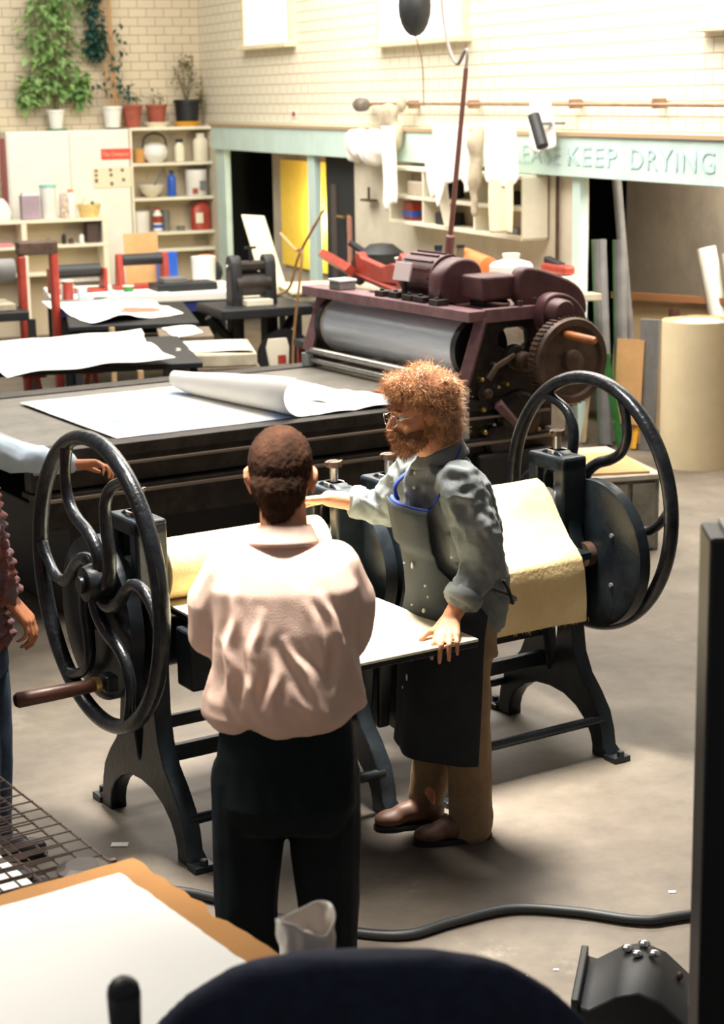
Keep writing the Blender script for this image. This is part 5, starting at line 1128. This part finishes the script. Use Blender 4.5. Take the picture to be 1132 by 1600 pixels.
sL, sR = V((.325, 5.81, 1.335)), V((.205, 6.135, 1.335)); eL, eR = V((.395, 5.785, 1.07)), V((.085, 6.24, 1.165)); wL, wR = V((.282, 5.705, .903)), V((-.115, 6.20, 1.205))
b.chain([sL+V((-.01, .02, -.03)), eL, wL], [.040, .040, .030]); b.chain([sR, eR, wR], [.040, .038, .029])
hand_prims(b, wL, (-.16, -.95, -.27), (0, .25, -.97), -1, [(.10, .95, .5), (.06, 1.0, .45), (.10, 1.05, .45), (.16, 1.05, .5)], .05, 1.14, .1)
hand_prims(b, wR, (-1, -.12, -.02), (0, -.25, -1), -1, [.35, .4, .45, .5], .03, 1.03, .3)
for h, k, a in ((V((.345, 5.93, .90)), V((.345, 5.97, .50)), V((.360, 6.02, .10))), (V((.31, 6.11, .90)), V((.28, 6.13, .50)), V((.22, 6.17, .10)))): b.chain([h, k, a], [.085, .058, .042])
fin(b, B2, p2, 'body', M_skin, .0055, None, 3); add_eyes(p2, P2, R2, 0.98, B2)
M_denim = mat('faded_denim', (.24, .255, .245), .9, col2=(.155, .17, .17), scale=6, bump=.25, bscale=260, spec=.15)
s = MB()
s.loft([(V((.335, 6.02, .80)), .175, .125, bw), (V((.340, 6.02, .90)), .182, .138, bw), (V((.335, 6.01, 1.0)), .180, .140, bw), (V((.320, 6.0, 1.10)), .182, .138, bw), (V((.300, 5.985, 1.22)), .188, .135, bw), (V((.285, 5.975, 1.32)), .180, .118, bw), (V((.275, 5.97, 1.372)), .125, .085, bw), (V((.270, 5.97, 1.390)), .070, .062, bw)], 40, 2.3)
s.chain([sL+V((-.005, .015, -.01)), eL*.5+sL*.5+V((.005, 0, 0)), eL, eL*.45+wL*.55], [.078, .078, .072, .060])
s.chain([sR, eR, eR*.55+wR*.45], [.074, .066, .054])
def dden(co, n): return folds(.014, 13, 6, 5, .4, 7)(co, n)+.005*noise.noise(co*38)
fin(s, B2, p2, 'denim_shirt', M_denim, .0065, dden, 2)
def cuff(p, q, r, nm='rolled_cuff'):
    d = (V(q)-V(p)).normalized(); c = MB(); pts = [V(p)-V(B2)+d*x for x in (-.028, -.02, 0, .02, .028)]
    me_ = c.tube(pts, [r*.80, r*1.04, r*1.08, r*1.04, r*.82], 22).mesh(nm)
    for v_ in me_.vertices: v_.co += v_.co.normalized()*.004*noise.noise(v_.co*30)
    return obj_from(me_, nm, M_denim, p2, True)
cuff(eL*.40+wL*.60, wL, .062); cuff(eR*.5+wR*.5, wR, .055)
# shirt collar, seams, pocket, buttons
cc = V((.262, 5.972, 1.40))
MB().sheet(lambda u, v: tuple(cc-B2+V(((.068+.026*v)*math.cos(2*PI*u)+.004, (.066+.024*v)*math.sin(2*PI*u), .026-.048*v+.026*math.cos(2*PI*u)))), 36, 4, .006).build('shirt_collar', M_denim, p2, smooth='all')
MB().sheet(lambda u, v: tuple(cc-B2+V(((.063+.005*v)*math.cos(2*PI*u)+.004, (.061+.005*v)*math.sin(2*PI*u), .032-.030*v+.026*math.cos(2*PI*u)))), 36, 3, .004).build('inner_collar', mat('pale_striped_collar', (.62, .66, .55), .8, col2=(.35, .45, .42), scale=40), p2, smooth='all')
def tspt(ang, z, off=0.0):
    """point on the torso surface: ang 0 = front, + towards his left"""
    keys = [(.36, (.315, 6.02), .20, .175), (.80, (.325, 6.02), .195, .155), (.90, (.340, 6.02), .195, .152), (1.0, (.335, 6.01), .192, .152), (1.10, (.320, 6.0), .194, .150), (1.22, (.300, 5.985), .199, .147), (1.32, (.285, 5.975), .190, .130), (1.40, (.27, 5.97), .13, .10)]
    for i in range(len(keys)-1):
        if keys[i][0] <= z <= keys[i+1][0]:
            f = (z-keys[i][0])/(keys[i+1][0]-keys[i][0]); a, b_ = keys[i], keys[i+1]; break
    else: f = 0; a = b_ = keys[-1] if z > 1 else keys[0]
    c = (a[1][0]*(1-f)+b_[1][0]*f, a[1][1]*(1-f)+b_[1][1]*f); rx = a[2]*(1-f)+b_[2]*f+off; ry = a[3]*(1-f)+b_[3]*f+off
    return V((c[0], c[1], z))+F2*ry*math.cos(ang)+L2*rx*math.sin(ang)
def ap(u, v):
    z = 1.245-.885*v
    hw = (.62 if z > 1.05 else .62+(1.05-z)/.15*.75); hw = min(hw, 1.45)
    if z < .8: hw = 1.45-.15*(.8-z)
    a = -hw+2*hw*u
    off = .030+(.022*(1-v) if z > 1.1 else 0)+.010*noise.noise(V((a*2, z*4, 3)))+(.02*math.sin(a*6)*max(0, .7-z))
    return tuple(tspt(a, z, off)-B2)
M_apron = mat('dark_work_apron', (.007, .011, .015), .8, var=.4, scale=8, bump=.2, bscale=200)
apo = MB().sheet(ap, 36, 44, .006).build('apron', M_apron, p2, smooth='all')
rnd = random.Random(4)
for i in range(13):
    a, z = rnd.uniform(-.3, 1.0), rnd.uniform(.86, 1.14) if i < 9 else rnd.uniform(.45, .8)
    c = tspt(a, z, .042)-B2; nrm = (tspt(a, z, .05)-tspt(a, z, .0)).normalized()
    MB().ell(c, (rnd.uniform(.002, .006), rnd.uniform(.002, .005), rnd.uniform(.003, .013)), None, 8, 6).build('paint_spot', M_whiteplast, apo)
M_bluestrap = mat('bright_blue_strap', (.02, .05, .30), .7)
st = [tspt(.50, 1.235, .02)-B2, tspt(.80, 1.30, .022)-B2, V((.31, 5.885, 1.39))-B2, V((.335, 5.94, 1.435))-B2, V((.33, 6.02, 1.43))-B2, V((.26, 6.06, 1.39))-B2, tspt(-.55, 1.30, .02)-B2, tspt(-.5, 1.235, .02)-B2]
MB().tube(catmull(st, 6), .007, 8, flat=.5).build('neck_strap', M_bluestrap, p2, smooth='all')
MB().tube([tspt(-.6+.12*i, 1.243, .040)-B2 for i in range(11)], .008, 6).build('apron_hem', M_bluestrap, apo, smooth='all')
wp = [tspt(1.2+.15*i, 1.0-.012*i, .018)-B2 for i in range(14)]
MB().tube(wp, .008, 6).build('waist_tie', M_black, p2, smooth='all')
e0 = tspt(2.0, .985, .005)-B2; MB().tube(catmull([e0, e0+V((.015, -.01, -.03)), e0+V((.03, -.01, -.08))], 5), .006, 6).build('tie_end', M_black, p2, smooth='all')
pk = lambda u, v: tuple(tspt(.86+.42*u, 1.17-.10*v, .008)-B2)
MB().sheet(pk, 8, 6, .004).build('chest_pocket', M_denim, p2, smooth='all')
for z in (1.35, 1.30): MB().ell(tspt(.05, z, -.004)-B2, .006).build('button', M_cream, p2)
tr = MB()
tr.loft([(V((.325, 6.02, .70)), .165, .120, bw), (V((.33, 6.02, .84)), .170, .122, bw), (V((.325, 6.02, .93)), .160, .112, bw)], 28)
tr.chain([(.345, 5.94, .84), (.350, 5.985, .48), (.366, 6.03, .16), (.366, 6.035, .05)], [.098, .085, .076, .078])
tr.chain([(.31, 6.10, .84), (.28, 6.14, .50), (.235, 6.18, .22), (.22, 6.19, .10)], [.095, .078, .070, .068])
fin(tr, B2, p2, 'trousers', mat('khaki_trousers', (.30, .20, .115), .9, var=.2, scale=6, bump=.2, bscale=250, spec=.1), .008, folds(.008, 8, 6, 2, .5, 4), 2)
M_boot = mat('brown_leather_boot', (.16, .075, .045), .5, var=.3)
shoe(p2, B2, (.345, 6.02, .08), (-1, -.25, 0), M_boot, 'boot'); shoe(p2, B2, (.205, 6.17, .08), (-1, -.3, 0), M_boot, 'boot')
# hair, beard, moustache
hm = MB(); hair_shell(hm, P2, R2, 0.98, [((0, -.024, .066), (.090, .100, .074)), ((0, -.062, -.010), (.097, .074, .092)), ((0, -.078, -.072), (.086, .052, .050)), ((.02, .045, .104), (.060, .045, .026)), ((-.076, -.055, -.010), (.026, .045, .080)), ((.076, -.055, -.010), (.026, .045, .080)), ((.05, -.06, .115), (.03, .03, .03)), ((-.06, -.09, .07), (.04, .04, .04))])
M_hair2 = mat('ginger_brown_hair', (.42, .20, .085), .6, col2=(.20, .085, .038), scale=18, bump=.7, bscale=120)
hair2 = fin(hm, B2, p2, 'hair', M_hair2, .006, lambda co, n: .014*noise.noise(co*26)+.010*noise.noise(co*60), 2)
me = strands(hair2.data, 11000, .050, .0009, .35, .75, 9, seg=7, lift=.55); obj_from(me, 'curls', mat('ginger_curls', (.62, .34, .16), .5, col2=(.30, .13, .055), scale=22), hair2)
bm_ = MB(); hair_shell(bm_, P2, R2, 0.98, [((0, .062, -.105), (.044, .044, .036)), ((-.045, .030, -.080), (.026, .050, .034)), ((.045, .030, -.080), (.026, .050, .034)), ((-.064, -.010, -.045), (.012, .022, .045)), ((.064, -.010, -.045), (.012, .022, .045)), ((0, .088, -.088), (.028, .018, .016)), ((-.017, .098, -.053), (.020, .012, .009)), ((.017, .098, -.053), (.020, .012, .009)), ((-.032, .086, -.068), (.012, .014, .018)), ((.032, .086, -.068), (.012, .014, .018))])
M_beard = mat('brown_beard', (.34, .15, .060), .6, col2=(.16, .065, .03), scale=30, bump=.6, bscale=160)
beard = fin(bm_, B2, p2, 'beard', M_beard, .0045, lambda co, n: .005*noise.noise(co*60), 2)
me = strands(beard.data, 4200, .022, .0007, .5, .35, 12, seg=4, lift=.5); obj_from(me, 'beard_strands', mat('beard_strands', (.50, .25, .10), .5, col2=(.22, .09, .04), scale=40), beard)
MB().ell(P2(0, .104, -.069)-B2, (.010, .016, .005), R2).build('lips', mat('lips', (.52, .19, .15), .5), p2, smooth='all')
for x in (-1, 1):
    MB().tube([P2(x*.016, .094, .024)-B2, P2(x*.032, .091, .030)-B2, P2(x*.048, .080, .024)-B2], .0045, 6).build('eyebrow', M_beard, p2, smooth='all')
gl = MB(); fr_ = None
gme = []
for x in (-1, 1):
    ring = [P2(x*.034+.021*math.cos(a*2*PI/28), .108-.006*abs(math.cos(a*2*PI/28)), -.004+.019*math.sin(a*2*PI/28))-B2 for a in range(28)]
    gl.tube(ring, .0011, 6, closed=True)
    gl.tube([P2(x*.055, .103, .002)-B2, P2(x*.080, .070, .004)-B2, P2(x*.088, -.005, .006)-B2], .0011, 5)
gl.tube([P2(-.013, .110, -.001)-B2, P2(0, .116, .002)-B2, P2(.013, .110, -.001)-B2], .0011, 5)
g_ = gl.build('glasses', M_chrome, p2, smooth='all')

# --- two people cut off by the left edge
def side_person(label, base, hand_w, hand_f, hand_n, thumb, elbow, shoulder, sleeve_m, trouser_m, sleeve_r, other, cuff_m=None, bumps=None, hcent=None, skin=M_skin2, sleeve_end=.08, arm_group=None):
    Bs = V(base); t = person(label, Bs)
    S_, E_, W_ = V(shoulder), V(elbow), V(hand_w); cx = V((Bs.x, Bs.y, 0))
    b = MB(); hc = V(hcent); head_prims(b, hc, (1, .1, -.2), (0, 0, 1), 1.0); nb = V((hc.x-.03, hc.y, hc.z-.17)); b.cap(hc+V((-.01, 0, -.05)), .058, nb, .06)
    lean_ = nb
    b.loft([(cx+V((0, 0, .88)), .10, .15, 0), (cx*.5+V((lean_.x, lean_.y, 0))*.5+V((0, 0, (nb.z+.9)/2)), .10, .15, 0), (V((nb.x, nb.y, nb.z-.08)), .08, .14, 0)], 24)
    b.chain([S_, E_, W_], [.052, .042, .028]); hand_prims(b, W_, hand_f, hand_n, thumb, [.75, .8, .85, .9], .02, 1.22, .3)
    oS, oE, oW = [V(q) for q in other]; b.chain([oS, oE, oW], [.052, .042, .028]); hand_prims(b, oW, (oW-oE), (0, 0, -1), -thumb, [.5]*4)
    for dy in (-.09, .09): b.chain([cx+V((0, dy, .88)), cx+V((.02, dy*1.2, .48)), cx+V((0, dy*1.3, .09))], [.085, .058, .042])
    fin(b, Bs, t, 'body', skin, .0065)
    s = MB(); mid = cx*.5+V((lean_.x, lean_.y, 0))*.5+V((0, 0, (nb.z+.9)/2))
    s.loft([(cx+V((0, 0, .82)), .13, .18, 0), (mid, .13, .18, 0), (V((nb.x, nb.y, nb.z-.12)), .12, .19, 0), (V((nb.x, nb.y, nb.z-.03)), .07, .09, 0)], 30)
    for a_, b_, c_ in ((S_, E_, W_), (oS, oE, oW)): s.chain([a_, b_, b_*sleeve_end+c_*(1-sleeve_end)], [sleeve_r*1.15, sleeve_r, sleeve_r*.72])
    fin(s, Bs, t, 'top', sleeve_m, .009, bumps or folds(.010, 10, 8, 4, .2, 4), 2)
    tr = MB(); tr.loft([(cx+V((0, 0, .72)), .12, .17, 0), (cx+V((0, 0, .95)), .115, .16, 0)], 24)
    for dy in (-.09, .09): tr.chain([cx+V((0, dy, .85)), cx+V((.02, dy*1.2, .48)), cx+V((0, dy*1.3, .07))], [.098, .082, .072])
    fin(tr, Bs, t, 'trousers', trouser_m, .010, folds(.006, 8, 5, 4))
    for dy in (-.12, .12): shoe(t, Bs, cx+V((0, dy, .08)), (1, .1, 0), M_black)
    hm = MB(); F_ = V((1, .1, -.2)).normalized(); hm.ell(hc+V((-.02, 0, .04)), (.10, .085, .095)); fin(hm, Bs, t, 'hair', mat('plain_brown_hair', (.08, .045, .025), .7, var=.3, scale=30), .008, lambda co, n: .006*noise.noise(co*40))
    return t
M_jeans = mat('blue_jeans', (.035, .065, .11), .9, var=.3, scale=8, bump=.2, bscale=250)
M_ltblue = mat('light_blue_shirt', (.50, .60, .70), .85, var=.08, scale=5)
M_knit = mat('rust_knit', (.22, .055, .035), .95, col2=(.16, .13, .15), scale=14, bump=.5, bscale=90)
pa = side_person('person in a light blue shirt reaching to the big press, cut off by the frame', (-1.98, 8.02, 0), (-1.345, 8.36, .915), (.9, .1, .0), (.0, -.35, -.9), 1, (-1.62, 8.33, .96), (-1.90, 8.18, 1.14), M_ltblue, mat('dark_trousers_plain', (.02, .022, .025), .85), .075, ((-2.06, 7.86, 1.20), (-2.15, 7.82, .98), (-2.10, 7.84, .80)), hcent=(-1.90, 8.04, 1.48), sleeve_end=.12)
pbm = lambda co, n: .022*abs(math.sin(co.z*95))*abs(math.sin(co.x*80+co.y*60))+.010*noise.noise(co*30)
pb = side_person('person in rust-red knitted sweater and jeans, fist hanging, cut off by the frame', (-1.31, 5.80, 0), (-1.175, 5.78, .985), (.62, .0, -.78), (-.75, .1, -.45), 1, (-1.225, 5.72, 1.22), (-1.25, 5.68, 1.46), M_knit, M_jeans, .060, ((-1.40, 5.98, 1.44), (-1.48, 6.05, 1.18), (-1.40, 6.10, .95)), hcent=(-1.37, 5.82, 1.66), bumps=pbm, sleeve_end=.10)
cf = MB().tube([V((-1.190, 5.767, 1.035))-V((-1.31, 5.80, 0)), V((-1.182, 5.774, 1.008))-V((-1.31, 5.80, 0))], .040, 16).build('white_cuff', M_white, pb, smooth=True)

# ------------------------------------------------------------------ foreground
T0 = V((-.60, 3.55, 0)); ra = math.atan2(-.44, .31)
t = thing('paper_table', 'table in the near left corner covered with brown paper and a white sheet', 'table', T0, ra)
def tl(x, y): d = V((x, y, 0))-T0; return (d.x*math.cos(ra)+d.y*math.sin(ra), -d.x*math.sin(ra)+d.y*math.cos(ra))
bx0, by1 = tl(-.555, 3.95)
MB().box2(bx0, bx0+.95, by1-.80, by1, .80, .84).build('table_top', M_blond, t, bevel=.006)
for x in (bx0+.06, bx0+.89):
    for y in (by1-.74, by1-.06): MB().box((x, y, .40), (.06, .06, .80)).build('leg', M_blond, t)
def brown_fn(u, v):
    x = bx0-.01+.965*u; y = by1+.012-.82*(1-v)
    return (x, y+.010*noise.noise(V((u*14, 3, 0)))*v*2, .846+.012*abs(noise.noise(V((x*5, y*5, 1))))-(.02*max(0, u*8-7.6) if u > .95 else 0))
o = MB().sheet(brown_fn, 50, 20, .003).build('brown_paper', mat('orange_kraft_paper', (.40, .185, .05), .8, var=.08, scale=4), None, smooth=True); o.location = T0; o.rotation_euler = (0, 0, ra)
tag(o, 'brown kraft paper covering the near left table, torn along its edge', 'paper')
o = MB().sheet(lambda u, v: (bx0+.085+.84*u, by1-.072-.70*(1-v)+.006*noise.noise(V((u*16, 1, 0)))*v, .866+.004*noise.noise(V((u*3, v*3, 0)))), 40, 20, .002).build('white_sheet', mat('large_white_sheet', (.88, .87, .84), .8, col2=(.86, .85, .82), scale=2), None, smooth=True); o.location = T0; o.rotation_euler = (0, 0, ra)
tag(o, 'big white sheet lying on the brown paper of the near left table', 'paper')
# wire drying rack
t = thing('drying_rack', 'stacked wire drying rack beside the paper table at the left edge', 'drying rack', (-1.14, 4.20, 0), math.radians(-57))
for k, z in enumerate((.62, .68, .74, .80)):
    g = MB(); w2, d2 = .42, .36
    for i in range(15): x = -w2+2*w2*i/14; g.cyl((x, -d2, z), (x, d2, z), .0022, n=6)
    for j in range(5): y = -d2+2*d2*j/4; g.cyl((-w2, y, z-.004), (w2, y, z-.004), .0032, n=6)
    g.build('wire_shelf', mat('rusty_wire', (.07, .045, .035), .5, .5), t)
for x in (-.42, .42):
    for y in (-.36, .36): MB().box((x, y, .405), (.014, .014, .81)).build('post', M_brown, t)
cb = MB()
for k in range(6): cb.lathe([(.04, 0), (.062, .010), (.062, .020), (.04, .030)], (.42+.004*(k%2), .28, .63+k*.032), 16)
cb.build('stacked_hinge', M_darkmach, t)
o = MB().box2(-.36, .36, -.34, .30, .0, .003).build('drying_print', M_paper, None); o.location = V((-1.14, 4.20, .625)); o.rotation_euler = (0, 0, math.radians(-57))
tag(o, 'white sheet lying on the lowest shelf of the wire drying rack', 'paper')
# navy chair back in the very foreground
t = thing('office_chair', 'rounded navy upholstered chair seen from above at the bottom edge', 'chair', (-.003, 2.62, .0), 0)
b = MB(); b.loft([((0, .12, .66), .30, .05, 0), ((0, .14, .80), .375, .06, 0), ((0, .16, .95), .385, .06, 0), ((0, .17, 1.05), .37, .058, 0), ((0, .175, 1.11), .31, .052, 0), ((0, .178, 1.158), .23, .042, 0), ((0, .178, 1.178), .12, .03, 0)], 40, 2.4)
obj_from(remeshed(b, .014, 'backrest', lambda co, n: .004*noise.noise(co*8), 6), 'backrest', mat('navy_upholstery', (.010, .016, .045), .85, var=.3, scale=30, bump=.2, bscale=200), t)
MB().loft([((0, -.12, .44), .26, .24, 0), ((0, -.12, .52), .27, .25, 0)], 32, 3).build('seat', MC['navy_upholstery'], t, smooth=True)
for s in (-1, 1):
    MB().tube(catmull([(s*.24, -.1, .46), (s*.36, -.12, .60), (s*.37, -.08, .82)], 5), .018, 8).build('arm_post', M_black, t, smooth=True)
    MB().cap((s*.37, -.20, .83), .03, (s*.37, .06, .83), .03).build('armrest', M_black, t, smooth='all')
MB().cyl((0, 0, .10), (0, -.05, .44), .03).build('column', M_black, t)
for k in range(5):
    a = k*2*PI/5; MB().tube([(0, 0, .12), (.28*math.cos(a), .28*math.sin(a), .06)], [.03, .02], 8).build('foot_arm', M_black, t); MB().cyl((.28*math.cos(a), .28*math.sin(a)-.015, .028), (.28*math.cos(a), .28*math.sin(a)+.015, .028), .028).build('caster', M_black, t)
t = thing('black_knob_stand', 'slim black rounded post left of the navy chair at the bottom edge', 'post', (-.40, 2.70, 0)); MB().cap((0, 0, 1.04), .024, (.0, 0, 1.165), .028).build('knob', M_black, t, smooth='all'); MB().cyl((0, 0, 0.02), (0, 0, 1.05), .014).cyl((0, 0, 0), (0, 0, .02), .12).build('stem', M_black, t, smooth=True)
# crumpled plastic jug
t = thing('plastic_bag', 'crumpled translucent plastic bag standing on the table edge before the dark trousers', 'bag', (-.118, 3.12, .874))
mb = MB(); mb.sheet(lambda u, v: ((.046+.010*v+.012*noise.noise(V((math.cos(2*PI*u)*2, math.sin(2*PI*u)*2, v*5))))*math.cos(2*PI*u), (.046+.010*v+.012*noise.noise(V((math.cos(2*PI*u)*2, math.sin(2*PI*u)*2, v*5))))*math.sin(2*PI*u), .215*v+.015*math.sin(4*PI*u)*v), 48, 20, .002)
M_bag = mat('milky_plastic', (.82, .74, .66), .35, trans=.15); mb.build('bag_body', M_bag, t, smooth='all')
MB().ell((0, 0, .10), (.04, .04, .09)).build('bag_filling', mat('pale_filling', (.60, .50, .45), .7), t, smooth='all')
# black cabinet at right edge
t = thing('tall_cabinet', 'tall black cabinet with a pale top at the right edge', 'cabinet', (.915, 3.62, 0), math.radians(-3))
MB().box2(-.235, .25, -.25, -.10, 0, 1.735).build('cabinet_body', mat('satin_black', (.008, .009, .012), .5), t, bevel=.008); MB().box2(-.20, .25, -.24, -.11, 1.737, 1.745).build('pale_top', M_white, t)
MB().box2(-.10, .2, -.255, -.25, .3, 1.5).build('door', mat('satin_black', (.008, .009, .012)), t)
# black machine on the floor
t = thing('black_machine', 'black wedge-shaped device with chrome knobs and a red button on the floor', 'machine', (.73, 4.48, 0), math.radians(-12))
oo = [(-.17, 0), (-.17, .235), (-.13, .225), (-.06, .27), (.0, .285), (.06, .26), (.13, .195), (.27, .165), (.27, 0)]
me = shape2d([oo], .30, .008, XZ); obj_from(me, 'machine_body', mat('satin_black', (.008, .009, .012), .5), t)
MB().box2(-.175, -.155, -.16, .16, .0, .255).build('side_plate', M_black, t, bevel=.004)
for x, y, z in ((-.045, .10, .285), (.0, .12, .292), (-.015, .06, .29), (.03, .08, .285)): MB().ell((x, y, z), (.017, .013, .010)).build('chrome_knob', M_chrome, t, smooth='all')
MB().box((.19, 0.03, .187), (.13, .12, .01), Euler((0, .25, 0))).build('control_plate', mat('pale_metal', (.45, .42, .38), .4, .5), t); MB().cyl((.18, .02, .19), (.18, .02, .215), .013).build('red_button', mat('red_button', (.8, .03, .02), .3), t)
MB().ell((.10, .06, .235), (.010, .010, .012)).build('small_knob', M_brown, t, smooth='all')
# hose on floor, paper scraps
h = MB().tube(catmull([(-1.5, 5.75, .018), (-.75, 5.62, .018), (-.49, 5.52, .018), (-.30, 5.38, .018), (-.05, 5.265, .018), (.12, 5.24, .018), (.26, 5.32, .018), (.46, 5.41, .018), (.66, 5.38, .018), (.86, 5.31, .018), (1.01, 5.34, .018), (1.6, 5.5, .018)], 10), .016, 12).build('floor_hose', M_rubber, None, smooth='all'); tag(h, 'black hose snaking across the concrete floor behind the pink-shirted man', 'hose')
for x, y, r, lb in ((.46, 4.98, .012, 'white scrap on the floor below the hose, left one'), (.56, 5.02, .008, 'white scrap on the floor below the hose, right one'), (1.0, 5.55, .012, 'white scrap on the floor beside the tall black cabinet'), (-.88, 6.02, .03, 'torn white scrap on the floor between the left press feet')):
    o = MB().box((0, 0, .002), (r*2, r*1.2, .003)).build('paper_scrap', M_paper, None); o.location = (x, y, 0); tag(o, lb, 'scrap')
